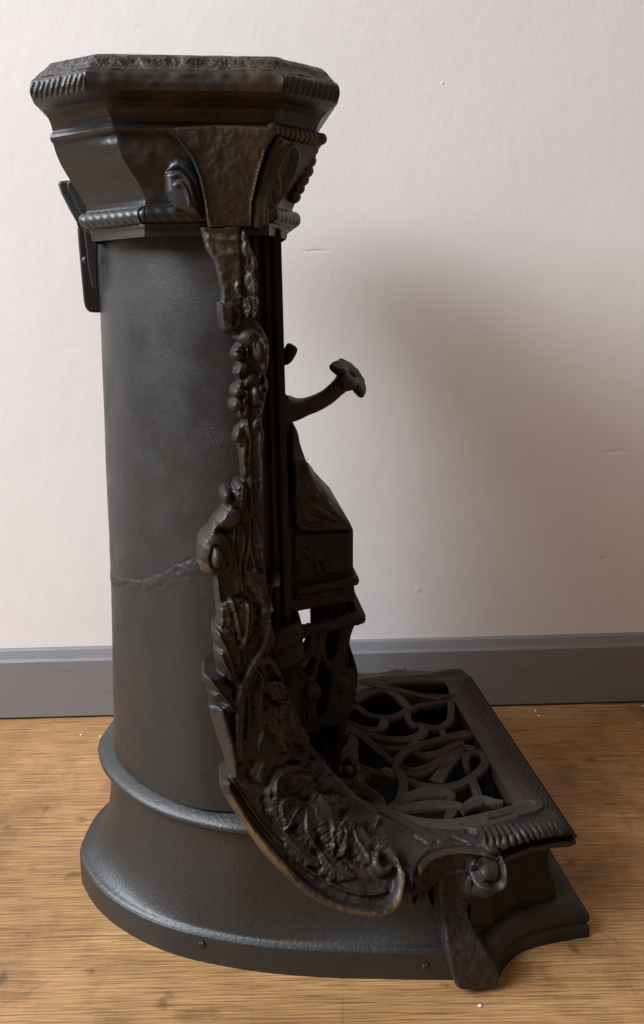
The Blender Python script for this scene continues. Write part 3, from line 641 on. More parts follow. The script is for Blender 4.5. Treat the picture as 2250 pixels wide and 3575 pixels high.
# round volute ear
r.disc(c3_([(195, 695)])[0], 54, 80, .020); 
r.disc(c3_([(215, 710)])[0], 28, 43, .029, 0.); r.cut(c3_([(170, 690), (190, 620), (240, 630), (268, 700), (250, 780), (205, 810), (172, 760), (170, 690)]), 3.5, .006)
r.stroke(c3_([(180, 540), (260, 560), (310, 640), (330, 760), (300, 830)]), 12, .008)
for L in ([(360, 500), (350, 640), (370, 800), (380, 990)], [(410, 480), (430, 620), (400, 780), (410, 980)], [(470, 450), (470, 640), (440, 800), (430, 950)], [(500, 150), (560, 160), (570, 250), (580, 620)], [(500, 430), (540, 560), (570, 700), (590, 900)],
          [(590, 700), (600, 900), (560, 1100), (520, 1300)], [(480, 100), (480, 420)], [(520, 640), (580, 690)], [(480, 660), (520, 840), (560, 1000)]):
    r.stroke(c3_(L), 7, .0055)
r.stroke(c3_([(210, 880), (225, 1000), (235, 1130), (240, 1240)]), 12, .006)
# acanthus leaves
LV = [([(455, 820), (530, 930), (560, 1080)], 34, .010, 4), ([(320, 1030), (360, 1200), (400, 1420)], 60, .014, 5), ([(440, 1050), (430, 1200), (400, 1380)], 44, .012, 4), ([(205, 1270), (280, 1430), (320, 1640)], 52, .013, 5),
      ([(210, 1430), (260, 1540), (310, 1660)], 34, .012, 4), ([(135, 1630), (230, 1760), (320, 1900)], 46, .015, 3), ([(150, 1760), (230, 1830), (290, 1920)], 24, .012, 3), ([(620, 1050), (610, 1200), (560, 1350)], 38, .012, 4),
      ([(650, 900), (690, 960), (660, 1080), (640, 1200)], 28, .012, 5), ([(700, 1600), (730, 1700), (700, 1820)], 36, .016, 6), ([(620, 1640), (640, 1740), (680, 1830)], 34, .015, 5), ([(620, 1290), (600, 1360), (560, 1450)], 24, .010, 3)]
for L, w, a, lb in LV: r.leaf(c3_(L), w, a, lb)
r.stroke(c3_([(610, 1180), (560, 1350), (480, 1500), (410, 1640), (370, 1780), (355, 1960), (365, 2130), (380, 2240)]), [11, 13, 16, 19, 18, 16], .017, .15)
r.stroke(c3_([(500, 1500), (570, 1480), (620, 1520), (645, 1580)]), 15, .018, .2); r.stroke(c3_([(490, 1560), (530, 1620), (520, 1700)]), 10, .012)
r.stroke(c3_([(470, 1600), (430, 1700), (440, 1900), (430, 2100)]), 9, .008); r.stroke(c3_([(530, 1700), (510, 1850), (500, 2050)]), 8, .007)
r.stroke(c3_([(690, 1830), (660, 1950), (690, 2050), (720, 2150)]), 10, .010)
# outer edge roll
r.stroke(c4([(196, 505), (228, 620), (284, 800), (312, 950)]), [10, 14, 15, 10], .017)
r.stroke(c3_([(150, 1640), (200, 1740), (260, 1830)]), [9, 12, 8], .012); r.stroke(c3_([(235, 1290), (250, 1400), (290, 1560)]), [9, 12, 9], .009)
r.stroke(c4([(236, 1010), (310, 1150), (430, 1330), (570, 1500), (730, 1655), (870, 1760), (1000, 1820), (1140, 1850), (1260, 1845), (1350, 1790), (1400, 1700), (1385, 1590), (1320, 1510), (1245, 1510), (1225, 1570), (1270, 1620), (1320, 1600)]), [16, 19, 20, 21, 22, 23, 22, 20, 18, 14], .016)
r.stroke(c4([(300, 1000), (420, 1180), (560, 1360), (730, 1530), (900, 1650), (1050, 1720), (1200, 1745), (1300, 1720)]), 7, .007)
r.disc(c4([(250, 1005)])[0], 18, 15, .018)
# lower face foliage
LV4 = [([(330, 120), (300, 300), (330, 420), (330, 700), (350, 900)], 12, .009, 4), ([(470, 300), (450, 500), (470, 700)], 22, .008, 4), ([(560, 480), (540, 600), (600, 740)], 36, .010, 5), ([(690, 420), (640, 560), (700, 760)], 46, .012, 5), ([(760, 620), (740, 700), (720, 800)], 30, .012, 4),
       ([(470, 850), (440, 940), (470, 1010)], 26, .012, 3), ([(850, 900), (760, 990), (640, 960), (560, 1000), (550, 1100)], 34, .014, 5), ([(640, 1000), (700, 1030), (790, 1090), (850, 1060)], 34, .013, 4),
       ([(600, 1090), (580, 1160), (620, 1290)], 40, .014, 4), ([(690, 1170), (660, 1250), (620, 1320)], 30, .013, 4), ([(820, 1150), (900, 1300), (940, 1480)], 50, .014, 6), ([(760, 1200), (760, 1330), (830, 1450)], 34, .011, 5),
       ([(960, 1320), (1010, 1400), (1000, 1520)], 40, .017, 4), ([(900, 1150), (980, 1200), (1040, 1220)], 26, .014, 3), ([(980, 1300), (1080, 1360), (1170, 1355)], 26, .016, 3), ([(1080, 1400), (1150, 1500), (1190, 1570)], 36, .012, 4),
       ([(830, 1000), (880, 1060), (860, 1120)], 30, .012, 4), ([(1180, 1440), (1280, 1450), (1330, 1400)], 26, .011, 3), ([(860, 1480), (950, 1580), (1100, 1640)], 40, .010, 6), ([(640, 1350), (740, 1470), (860, 1560)], 34, .009, 6),
       ([(800, 860), (830, 940), (900, 1000)], 28, .012, 4), ([(900, 980), (960, 1060), (1050, 1130)], 26, .008, 4)]
for L, w, a, lb in LV4: r.leaf(c4(L), w, a, lb, vein=.08)
r.stroke(c4([(1240, 1330), (1300, 1320), (1345, 1380), (1330, 1450), (1260, 1470), (1170, 1440), (1130, 1390)]), 10, .012)
r.stroke(c4([(600, 560), (570, 700), (600, 800)]), 8, .012); r.stroke(c4([(450, 430), (470, 600), (450, 790)]), 7, .008)
r.stroke(c4([(540, 980), (520, 1100), (550, 1200), (620, 1330), (720, 1440)]), 8, .009); 
r.stroke(c4([(850, 870), (900, 980), (1000, 1100), (1100, 1180), (1250, 1280), (1400, 1380)]), 8, .010)
for q in range(7):
    t_ = random.random(); x = 520+t_*640+random.uniform(-60, 100); y = 900+t_*640+random.uniform(-130, 60)
    an = random.uniform(.3, 1.5); L = random.uniform(30, 80)
    r.stroke(c4([(x, y), (x+L*.5*math.cos(an)+8, y+L*.5*math.sin(an)), (x+L*math.cos(an), y+L*math.sin(an))]), random.uniform(4, 8), random.uniform(.006, .014), taper=(.1, .1))
for q in range(6):
    y = random.uniform(250, 900); x = 420+(y-250)*.3+random.uniform(-60, 230)
    r.stroke(c4([(x, y), (x+random.uniform(-12, 12), y+35), (x+random.uniform(-15, 35), y+80)]), random.uniform(4, 7), random.uniform(.004, .010), taper=(.1, .1))
r.H *= .78; r.noise(26, .0008); r.noise(8, .0003)
e_ = pdist(np.array(left, float), r.U, r.V)
wob = 4*fbm(r.U/40, r.V/40, 3.)
m2 = ((e_ < 24+wob) & (r.V > 2770) & (r.V < 3230)).astype(int); m2[(np.hypot((r.U-705)/30, (r.V-1975)/30) < 1+wob*.08)] = 1; m2[((r.V < 1030+wob*9) & (r.U < 850+wob)) | (np.hypot(r.U-785, r.V-1805)+wob*3 < 36)] = 2
br, br2 = r.build('scroll_bracket', M_cast, R_, mirror=True, soften=1, mat2=[M_bronze, M_cap], m2=m2)

# hearth shoulder ------------------------------------------------------
crest = c6([(322, 640), (332, 590), (350, 545), (380, 508), (410, 482), (460, 460), (510, 447), (570, 437), (640, 434), (700, 438), (750, 447)])
ZD = .1495
def sstep(x): x = np.clip(x, 0, 1); return x*x*(3-2*x)
low = [(1757, 3003), (1790, 2990), (1850, 2968), (1930, 2950), (1990, 2946), (2012, 2936)]
outB = [(1290, 2960), (1262, 2838), (1262, 2802), (1344, 2835), (1450, 2872), (1530, 2885), (1600, 2883), (1700, 2868), (1800, 2842), (1890, 2818), (1940, 2838), (2004, 2920)]+low[::-1]+crest[::-1]+[(1400, 3060), (1330, 3030)]
lu = [p_[0] for p_ in low]; lvv = [p_[1] for p_ in low]
def deckz(U, V):
    dl = np.interp(U, lu, lvv)-V          # pixels above the lower edge of the front corner
    return ZD-.022*sstep(1-dl/62)*sstep((U-1700)/70)-.010*sstep((1440-U)/60)*sstep((V-2960)/90)
r = Relief(outB, deckz, thick=.003, R=9, back=.004, step=3); r.zs = True
r.stroke(crest[1:], 7, .003)
r.cut(c6([(330, 350), (440, 375), (560, 392), (640, 420)]), 5, .004); r.cut(c6([(640, 345), (720, 370), (790, 400), (840, 450), (862, 500)]), 5, .004)
r.leaf(c6([(320, 355), (430, 395), (560, 402)]), 20, .004, 3, vein=.05); r.stroke(c6([(600, 320), (720, 352), (800, 390), (850, 440)]), 7, .003)
r.stroke(c6([(200, 250), (330, 320), (430, 400), (400, 470)]), 9, .003)
for q in range(13):     # leaf flutes on the front corner
    x = 700+q*37; y = 352-q*3
    r.stroke(c6([(x, y-22), (x+22, y+8), (x+42+q*1.5, y+50-q*1.5), (x+48, y+80-q*2)]), 10, .0065, taper=(.1, .5))
r.noise(24, .0007); r.noise(8, .0003)
r.build('hearth_shoulder', M_cast, R_)
far = Relief(outB, deckz, thick=.003, R=12, back=.012, step=7); far.zs = True; far.stroke([(1300, 2880), (1450, 2930), (1620, 2915), (1800, 2890), (1960, 2900)], 16, .004)
fo2, _ = far.build('hearth_shoulder', M_cast, R_)
for v_ in fo2.data.vertices: v_.co.y = .04-v_.co.y
fo2.data.flip_normals()
# scroll band hanging from the crest, ending in the volute
cu = [p_[0] for p_ in crest]; cyv = [float(loc(u, v, z=ZD)[1]) for u, v in crest]
i0 = int(np.argmin(cyv)); cyv = np.array(cyv)
def band(U, V): return np.interp(U, cu[2:]+[1768], list(cyv[2:])+[cyv[-1]+.002])-.001-.020*sstep((V-2985)/70)*sstep((U-1625)/70)
outV = crest+c6([(800, 470), (845, 530), (866, 590), (858, 640), (820, 668), (770, 668), (715, 640), (680, 585), (620, 572), (560, 578), (480, 600), (400, 668), (350, 748), (322, 768), (268, 752), (268, 700), (300, 640)])
r = Relief(outV, band, thick=.004, R=6, back=.02, step=2.5)
r.stroke(crest[1:]+c6([(805, 485), (845, 545), (852, 605), (825, 645), (775, 652), (725, 622), (700, 560)]), [7, 7, 7, 9, 11, 9, 7], .007)
r.stroke(c6([(345, 735), (395, 660), (480, 592), (560, 570), (620, 563), (690, 580)]), 6, .0035)
r.disc(c6([(768, 562)])[0], 36, 44, .0015); r.cut(c6([(735, 610), (705, 550), (715, 500), (755, 480), (800, 500), (828, 550), (826, 600), (790, 632), (750, 625)]), 4, .005)
r.stroke(c6([(330, 650), (300, 700), (325, 745), (350, 700)]), 8, .006)
r.noise(14, .0006)
r.build('scroll_band', M_cast, R_, mirror=True)
# scroll foot ----------------------------------------------------------
outC = c6([(475, 585), (468, 700), (480, 800), (500, 980), (540, 1150), (572, 1240), (598, 1256), (700, 1256), (800, 1247), (822, 1222), (826, 1160), (800, 1100), (760, 1040), (700, 950), (664, 870), (652, 800), (665, 765), (700, 740), (780, 705), (835, 665), (850, 630), (800, 560), (700, 540), (600, 540)])
def footy(U, V): b0 = band(U, V*0)-.017*np.exp(-((U-1690)/58)**2-((V-3100)/36)**2); return (b0+.001)*(1-sstep((V-3085)/300))+(-.238)*sstep((V-3085)/300)
r = Relief(outC, footy, thick=.007, R=16, back=.05, step=3.5)

r.noise(26, .0009); r.noise(9, .0004)
r.build('scroll_foot', M_cast, R_, mirror=True)

# hearth body ---------------------------------------------------------
def hpath(pts, xf):
    q = catmull(pts, 8); far = [(x, .04-y) for x, y in reversed(list(map(tuple, q)))]
    return [tuple(p_) for p_ in q]+far
lv = []; b0_ = np.array([(.30, -.236), (.328, -.228), (.345, -.211), (.372, -.195), (.414, -.188), (.462, -.186)]); n0_ = np.array([(0, 1), (-.5, .85), (-.6, .75), (-.25, .95), (-.1, 1), (-.9, .8)])
for z, d_ in ((0, 0), (.0135, 0), (.0145, .0008), (.0155, .0035), (.0175, .0048), (.0185, .0045), (.0195, .0025), (.022, .001), (.026, .0004), (.030, .001), (.0345, .0035), (.038, .007), (.041, .0115), (.0425, .016), (.043, .024)):
    lv.append((z, [tuple(q) for q in b0_+n0_*d_]))
lv2 = [(.040, .0), (.052, .0), (.075, .006), (.095, .0085), (.112, .006), (.124, -.002), (.133, -.012), (.138, -.018)]
V = []; Fc = []
paths = [hpath(p_, 0) for z, p_ in lv]; npth = len(paths[0])
for (z, _), p_ in zip(lv, paths): V += [(x, y, z) for x, y in p_]
mesh('hearth_plinth', V, gridfaces(len(lv), npth)+[tuple((len(lv)-1)*npth+q for q in range(npth))], M_cast, R_, sharp=40)
V = []
for z, d in lv2:
    p_ = hpath([(.30, -.215), (.330, -.200+d), (.345, -.188+d), (.370, -.176+d), (.400, -.170+d), (.425-d, -.168+d)], 0)
    V += [(x, y, z) for x, y in p_]
mesh('hearth_body', V, gridfaces(len(lv2), npth), M_green, R_)
# ash pit under the grate, its unlit inside painted near-black
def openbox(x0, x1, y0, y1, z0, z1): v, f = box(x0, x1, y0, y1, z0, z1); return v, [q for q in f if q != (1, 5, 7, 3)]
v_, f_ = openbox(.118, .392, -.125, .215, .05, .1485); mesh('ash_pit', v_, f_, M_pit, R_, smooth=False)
# front lip with gadroon flutes
V = []; ny, na = 420, 21; ys = np.linspace(-.182, .222, ny)
for y in ys:
    for k in range(na):
        t = k/(na-1)
        ph_ = max(0, (t-.25)/.75); k0 = np.clip((y+.182)/.012, 0, 1)
        if t < .25: x = .386+.017*t/.25; z = .1515
        else:
            th = ph_*2.3; x = .403+(.034*math.sin(min(th, 1.57)) if th < 1.57 else .034*math.sin(th)); z = .1375+.014*math.cos(th)
            g = math.sin(math.pi*min(1, ph_*1.05+.08))*.0120*(abs(math.sin(math.pi*(y*1.0+x*1.5)/.0150))**.55-.75)*k0
            x += g*math.sin(th); z += g*math.cos(th)
        z = .146+(z-.146)*(.6+.4*k0)
        V.append((x, y, z))
f = gridfaces(ny, na)+[tuple(range(na)), tuple((ny-1)*na+j for j in reversed(range(na)))]
mesh('gadroon_lip', V, f, M_grate, R_)

# grate ---------------------------------------------------------------
ZG = .152
def GA(L): return [(1040+x*.3298, 2350+y*.3298) for x, y in L]
def GB(L): return [(1400+x*.3958, 2350+y*.3958) for x, y in L]
def bar(pts, w, h=.007, groove=True, zt=ZG, arch=0.):
    P = catmull([tuple(map(float, loc(u, v, z=zt)[:2])) for u, v in pts], 9)
    n_ = len(P); T = np.gradient(P, axis=0); T /= np.linalg.norm(T, axis=1)[:, None]+1e-12; Nn = np.stack([-T[:, 1], T[:, 0]], 1)
    w = np.atleast_1d(w); ww = np.interp(np.linspace(0, 1, n_), np.linspace(0, 1, len(w)), w)
    sec = [(-1, -h), (-1, -.002), (-.82, 0), (-.55, .0004), (-.38, -.0007 if groove else .0014), (0, .0010 if groove else .0028), (.38, -.0007 if groove else .0014), (.55, .0004), (.82, 0), (1, -.002), (1, -h)]
    V = []
    for i in range(n_):
        e = 1.
        for a, b_ in sec:
            q = P[i]+Nn[i]*a*ww[i]*e; V.append((q[0], q[1], zt+b_+arch*math.sin(math.pi*i/(n_-1))+.0003*mnoise.noise(Vector((q[0]*300, q[1]*300, 1)))))
    k = len(sec); Fc = gridfaces(n_, k, cv=True)
    Fc += [tuple(range(k)), tuple((n_-1)*k+j for j in reversed(range(k)))]
    return V, Fc
bars = []
def ad(p_, w, **k):
    k.setdefault('zt', ZG+random.uniform(-.0012, .0012)); bars.append(bar(p_, w, **k))
w0 = .0052
ad(GA([(590, 290), (700, 230), (850, 175), (960, 185), (1060, 240), (1130, 310), (1190, 380)]), w0*1.3)
ad(GA([(545, 360), (620, 345), (680, 390), (760, 440), (850, 455)]), w0)
ad(GA([(850, 455), (960, 465), (1080, 430), (1150, 390), (1200, 380)]), w0*1.2)
ad(GA([(1190, 390), (1260, 345), (1360, 320)])+GB([(180, 275), (300, 260), (420, 235), (495, 205)]), w0)
ad(GA([(900, 450), (915, 520), (870, 575), (780, 590), (680, 570), (560, 520), (430, 490)]), [.006, .0075, .006, .004, .003])
ad(GA([(1160, 400), (1170, 480), (1220, 540), (1270, 560)]), w0)
ad(GA([(1210, 580), (1240, 550), (1300, 545), (1335, 590), (1300, 640), (1220, 680), (1080, 695), (900, 680), (760, 640), (600, 570), (430, 500)]), [.003, .006, .008, .008, .006, .005, .003])
ad(GA([(420, 490), (560, 590), (700, 670), (820, 780), (920, 860), (1010, 940)]), [.003, .007, .006, .005, .0045])
ad(GA([(780, 735), (920, 780), (1040, 785), (1150, 780), (1230, 750), (1250, 700)]), [.003, .0045, .0045, .006, .004])
ad(GB([(670, 520), (610, 525), (560, 530), (450, 550), (300, 590), (120, 640)])+GA([(1250, 780), (1130, 830), (1060, 900), (1050, 980), (1090, 1060), (1120, 1150), (1110, 1260), (1060, 1360), (960, 1420)]), [.004, .0085, .006, .0055, .006, .007, .0065, .005])
ad(GA([(390, 500), (500, 560), (570, 640), (600, 740), (570, 830), (500, 870), (380, 895), (250, 890), (170, 860)]), [.003, .006, .006, .0055, .0045])
ad(GA([(590, 850), (600, 930), (660, 990), (760, 1020), (880, 1050), (940, 1050)]), [.007, .006, .005, .003])
ad(GA([(880, 1050), (930, 1030), (990, 1055), (1020, 1055)]), [.004, .0085, .009, .007], groove=False)
ad(GA([(760, 1090), (700, 1070), (640, 1110), (650, 1160), (720, 1200)]), [.004, .008, .007, .005])
ad(GA([(340, 1120), (520, 1145), (650, 1185), (780, 1250), (870, 1320), (890, 1400), (840, 1430)]), w0*1.1)
ad(GA([(420, 1245), (600, 1240), (740, 1270), (820, 1330), (840, 1400)]), [.003, .005, .005, .004])
ad(GA([(540, 1330), (720, 1370), (850, 1410), (1000, 1410)]), .004)
ad(GA([(270, 800), (360, 840), (460, 820), (540, 770), (560, 690)]), [.003, .006, .006, .004])
ad(GA([(490, 650), (480, 590), (420, 530)]), .006)
ad(GA([(60, 600), (180, 590), (250, 640)]), [.007, .006, .003])
ad(GA([(230, 930), (320, 915), (370, 950), (330, 1000), (250, 990)]), .005)
ad(GA([(40, 700), (100, 770), (200, 860)]), .006)
ad(GA([(1170, 1110), (1280, 1160), (1400, 1190)])+GB([(180, 985), (330, 1000), (470, 985), (590, 935), (690, 860), (745, 790), (740, 730), (690, 690), (620, 690), (575, 730), (575, 790), (600, 860)]), [.0035, .0045, .0055, .0065, .006, .006, .004, .005, .003])
ad(GB([(10, 1160), (60, 1100), (130, 1060), (250, 1035), (370, 1035), (430, 1070), (400, 1090)]), [.004, .008, .011, .010, .006], groove=False)
ad(GB([(-60, 1200), (0, 1190), (160, 1160), (330, 1145), (480, 1155), (540, 1170)]), [.004, .008, .0085, .006], groove=False)
ad(GB([(350, 460), (385, 560)]), w0)
ad(GB([(495, 210), (450, 240), (445, 330), (430, 410), (370, 460), (290, 478), (200, 455)]), w0*1.05)
ad(GB([(130, 690), (220, 720), (330, 700), (420, 650), (510, 610), (560, 610)]), [.004, .008, .006, .005, .007])
ad(GB([(40, 850), (150, 860), (280, 810), (400, 730), (520, 680)]), [.007, .009, .007, .005])
ad(GB([(310, 955), (370, 860), (450, 770), (540, 690)]), [.010, .0085, .006, .005])
ad(GB([(330, 820), (440, 750), (540, 660)]), [.003, .006, .004]); ad(GB([(560, 650), (600, 650), (645, 668)]), .006)
ad(GA([(1080, 960), (1200, 1020), (1310, 1010), (1400, 970)]), .003)
ad(GB([(625, 920), (660, 1000), (690, 1090)]), w0*1.1)
ad(GB([(800, 735), (760, 735)]), .005); ad(GB([(780, 770), (820, 775)]), .003)
ad(GB([(530, 1200), (640, 1130), (720, 1105), (820, 1125), (900, 1135)]), [.005, .010, .007, .003], groove=False)
ad(GB([(420, 1260), (470, 1190)]), .006)
V_, F_ = merge(bars+[ball((*map(float, loc(*GA([(x, y)])[0], z=ZG)[:2]), ZG), rr) for x, y, rr in ((410, 1030, .0085), (540, 1040, .0075), (635, 1035, .006))])
mesh('hearth_grate', V_, F_, M_grate, R_, sharp=50)
fr = [bar([(1062, 2575), (1094, 2640), (1162, 2723), (1253, 2797), (1344, 2828), (1450, 2862), (1530, 2872), (1600, 2872), (1700, 2855), (1790, 2830), (1860, 2806), (1882, 2800)], [.004, .005, .006, .007, .009, .012, .011, .006], zt=.1545, h=.02),
      bar([(1700, 2850), (1790, 2822), (1850, 2800), (1872, 2812), (1800, 2840)], [.003, .008, .009, .004], zt=.157, groove=False),
      bar([tuple(np.array(q)) for q in GA([(560, 80), (700, 100), (900, 135), (1200, 205), (1516, 268)])+GB([(250, 195), (480, 202)])], [.006, .007, .006, .005], zt=.1535, h=.02)]
x0 = .393; V = []
v_, f_ = box(.383, .3995, -.135, .158, .135, .1535); fr.append((v_, f_))
V_, F_ = merge(fr); fo = mesh('grate_frame', V_, F_, M_grate, R_, sharp=40)

# hood and fire box on the front -------------------------------------
def yn(x, k=1.): return -.100+(x-.115)/.08*.022*k
sil = [(1012, 1395, -.035), (1022, 1470, -.042), (1040, 1507, -.045), (1049, 1549, -.05), (1068, 1604, -.054), (1093, 1665, -.06), (1112, 1700, -.063), (1132, 1716, -.065), (1149, 1738, -.067), (1153, 1756, -.068), (1185, 1787, -.071), (1226, 1830, -.077), (1235, 1852, -.078)]
V = []
for u, v, y in sil:
    x, _, z = map(float, loc(u, v, y=y)); yr = y-.022*(x-.115)/.08*1.0-.004
    V += [(.095, yr-.004, z), (x-.006, y-.003 if False else y+(yr-y)*.06, z), (x, y+.006, z), (x, .04-y-.006, z), (x-.006, .04-y, z), (.095, .044-yr, z)]
hood = mesh('hood', V, gridfaces(len(sil), 6), M_frame, R_, sharp=35)
sil2 = [(1235, 1852, -.078, 0), (1235, 1870, -.078, 0), (1235, 1990, -.078, 0), (1237, 2000, -.079, .001), (1238, 2046, -.079, 0), (1240, 2062, -.08, .001), (1243, 2089, -.081, .002), (1240, 2096, -.08, 0)]
V = []
for u, v, y, e in sil2:
    x, _, z = map(float, loc(u, v, y=y)); yr = y-.022
    V += [(.095, yr-.005, z), (x-.003, y-.0005, z), (x, y+.003, z), (x, .04-y-.003, z), (x-.003, .04-y, z), (.095, .045-yr, z)]
fb = mesh('fire_box', V, gridfaces(len(sil2), 6), M_frame, R_, sharp=35)
# rope under the box
def pathz(u, v, y, dz=0):
    x, _, z = map(float, loc(u, v, y=y)); return x, z
x, z = pathz(1238, 2025, -.08); v_, f_ = rope([(.118, -.104, z), (x, -.082, z), (x, .122, z), (.118, .144, z)], .0058, .008, .25, 12); mesh('rope_band', v_, f_, M_frame, R_)
# cast ornament on the near faces
sfh = interp_surface([(1020, 1400, -.058), (1024, 1840, -.103), (1230, 1840, -.080), (1060, 1560, -.066), (1020, 1600, -.085), (1130, 1720, -.078)])
# sloped near face: follow the hood
r = Relief([(1018, 1480), (1040, 1512), (1047, 1552), (1066, 1610), (1092, 1672), (1110, 1704), (1146, 1752), (1182, 1792), (1226, 1838), (1228, 1850), (1100, 1856), (1040, 1850), (1022, 1800), (1018, 1600)], sfh, thick=.003, R=7, back=.02, step=2.5)
r.stroke(c3_([(815, 500), (808, 300), (810, 100), (830, 30), (870, 30), (900, 100), (895, 150), (860, 130)]), [7, 6, 7, 9, 8, 6], .005, .3)
r.stroke(c3_([(820, 160), (850, 250), (880, 310), (950, 350)]), 4, .003); r.stroke(c3_([(825, 240), (850, 330), (900, 400)]), 4, .003)
r.disc(c3_([(968, 300)])[0], 11, 14, .006); r.disc(c3_([(900, 220)])[0], 8, 12, .004); r.stroke(c3_([(930, 330), (990, 390), (1100, 440)]), 4, .003)
r.stroke(c3_([(960, 110), (1060, 310), (1250, 520)]), 6, .003); r.stroke(c3_([(840, 520), (1000, 545), (1240, 545)]), 8, .003)
r.leaf(c3_([(860, 400), (920, 450), (1010, 470)]), 16, .004, 4); r.leaf(c3_([(990, 380), (1060, 430), (1140, 470)]), 12, .004, 4)
for q in range(25):
    x = random.uniform(830, 1120); y = random.uniform(380, 530); r.stroke(c3_([(x, y), (x+15, y+12), (x+30, y+5)]), 4, .003)
r.build('hood_ornament', M_cast, R_, mirror=True)
sfp = interp_surface([(1024, 1860, -.1035), (1230, 1850, -.081), (1024, 2060, -.1035), (1234, 2085, -.0825), (1130, 1950, -.0925)])
r = Relief([(1030, 1866), (1228, 1858), (1228, 1992), (1030, 2012)], sfp, thick=.001, R=6, back=.01, step=2.5)
for L in ([(860, 640), (1215, 612), (1222, 860), (860, 912)],): r.stroke(c3_(L[0:2]), 3, .002); r.stroke(c3_([(1222, 612), (1222, 862)]), 3, .002); r.stroke(c3_([(1225, 860), (1000, 890), (860, 912)]), 3, .002)
for L, w, a, lb in (([(850, 870), (880, 800), (950, 760)], 14, .004, 3), ([(950, 760), (900, 700), (850, 700)], 12, .004, 3), ([(950, 770), (1020, 740), (1060, 680)], 14, .004, 3), ([(1050, 760), (1110, 740), (1160, 660)], 9, .004, 2), ([(970, 780), (1000, 830), (960, 850)], 14, .005, 2), ([(1040, 770), (1060, 820), (1030, 850)], 14, .005, 2), ([(910, 660), (980, 640), (1030, 660)], 8, .003, 3), ([(1060, 700), (1100, 660), (1110, 630)], 8, .003, 3)):
    r.leaf(c3_(L), w, a, lb)
r.stroke(c3_([(870, 860), (950, 790), (1040, 760), (1150, 740), (1200, 720)]), 3.5, .003)
r.build('panel_ornament', M_green, R_, mirror=True)
r = Relief([(1030, 2044), (1234, 2022), (1236, 2070), (1030, 2098)], interp_surface([(1024, 2050, -.1035), (1236, 2040, -.082), (1024, 2095, -.1035), (1236, 2085, -.0835)]), thick=.001, R=6, back=.01, step=2.5)
for x, y in ((850, 1045), (995, 1025), (1155, 1000)): r.leaf(c3_([(x-45, y+5), (x, y-5), (x+18, y+15)]), 7, .003, 2); r.disc(c3_([(x+10, y)])[0], 7, 9, .004)
r.build('frieze_ornament', M_frame, R_, mirror=True)
# basket rail: thick twisted bar
x, z = pathz(1252, 2143, -.078); x2, z2 = pathz(1060, 2205, -.104)
zr = z
v_, f_ = rope([(.118, -.110, zr-.004), (x, -.086, zr-.002), (x, .126, zr-.002), (.118, .150, zr-.004)], .0080, .0060, .2, 16, .6); mesh('twisted_rail', v_, f_, M_frame, R_)
# balustrade basket (near and far sides), openings cut right through
def cz(L): return [(980+x*.2907, 1800+y*.2907) for x, y in L]
outR = cz([(215, 1380), (420, 1345), (700, 1290), (900, 1245), (880, 1300), (850, 1350), (835, 1400), (825, 1480), (815, 1520), (845, 1620), (880, 1740), (905, 1850), (905, 2000), (885, 2200), (830, 2330), (740, 2450), (620, 2520), (180, 2560), (180, 1700), (215, 1560)])
hol = [cz([(235, 1450), (270, 1405), (320, 1390), (330, 1450), (310, 1540), (270, 1620), (225, 1680), (195, 1690), (215, 1600), (240, 1540), (222, 1490)]),
       cz([(550, 1400), (600, 1345), (680, 1340), (705, 1400), (690, 1500), (660, 1620), (620, 1700), (590, 1740), (540, 1680), (515, 1590), (520, 1480)]),
       cz([(200, 1730), (330, 1740), (360, 1700), (395, 1730), (360, 1800), (320, 1880), (290, 1890), (240, 1820)]),
       cz([(470, 1740), (520, 1840), (590, 1920), (600, 2000), (560, 2150), (520, 2300), (450, 2420), (420, 2300), (450, 2080), (420, 1950), (440, 1830)]),
       cz([(800, 1560), (850, 1800), (760, 1800), (770, 1650)])]
sfk = interp_surface([(1030, 2200, -.108), (1240, 2165, -.084), (1030, 2560, -.098), (1240, 2380, -.078), (1160, 2520, -.082), (1100, 2400, -.108), (1190, 2300, -.088)])
r = Relief(outR, sfk, holes=hol, thick=.006, R=8, back=.014, step=2.5)
for L in ([(430, 1360), (440, 1480), (420, 1620), (370, 1780), (330, 1920), (330, 2000)], [(500, 1380), (480, 1480), (480, 1620), (520, 1760), (600, 1860), (640, 1900)], [(760, 1340), (745, 1480), (730, 1620), (690, 1780), (650, 1900), (650, 2000)],
          [(190, 1780), (240, 1880), (290, 1930)], [(440, 1560), (460, 1640)], [(210, 1740), (250, 1840), (320, 1900)]): r.stroke(cz(L), 7, .005, .3)
r.disc(cz([(352, 2070)])[0], 29, 33, .009, 0); r.disc(cz([(700, 1990)])[0], 29, 34, .009, 0)
r.cut(cz([(620, 2040), (640, 1900), (740, 1890), (790, 1990), (740, 2090), (670, 2080), (690, 1990)]), 3, .004)
for q in range(9):
    y = 2170+q*30; r.stroke(cz([(300, y), (350, y-8), (385, y+4)]), 3.2, .004)
    y = 2130+q*30; r.stroke(cz([(640-q*2, y), (690-q*3, y-8), (725-q*4, y+4)]), 3.2, .004)
r.stroke(cz([(830, 1520), (870, 1700), (895, 1860), (900, 1960)]), 6, .004)
r.build('basket_side', M_green, R_)
xa = float(loc(1086, 2140, y=.03)[0]); v_, f_ = box(xa, xa+.05, .03, .04, .2, .43); mesh('fire_grate', v_, f_, M_frame, R_, smooth=False)
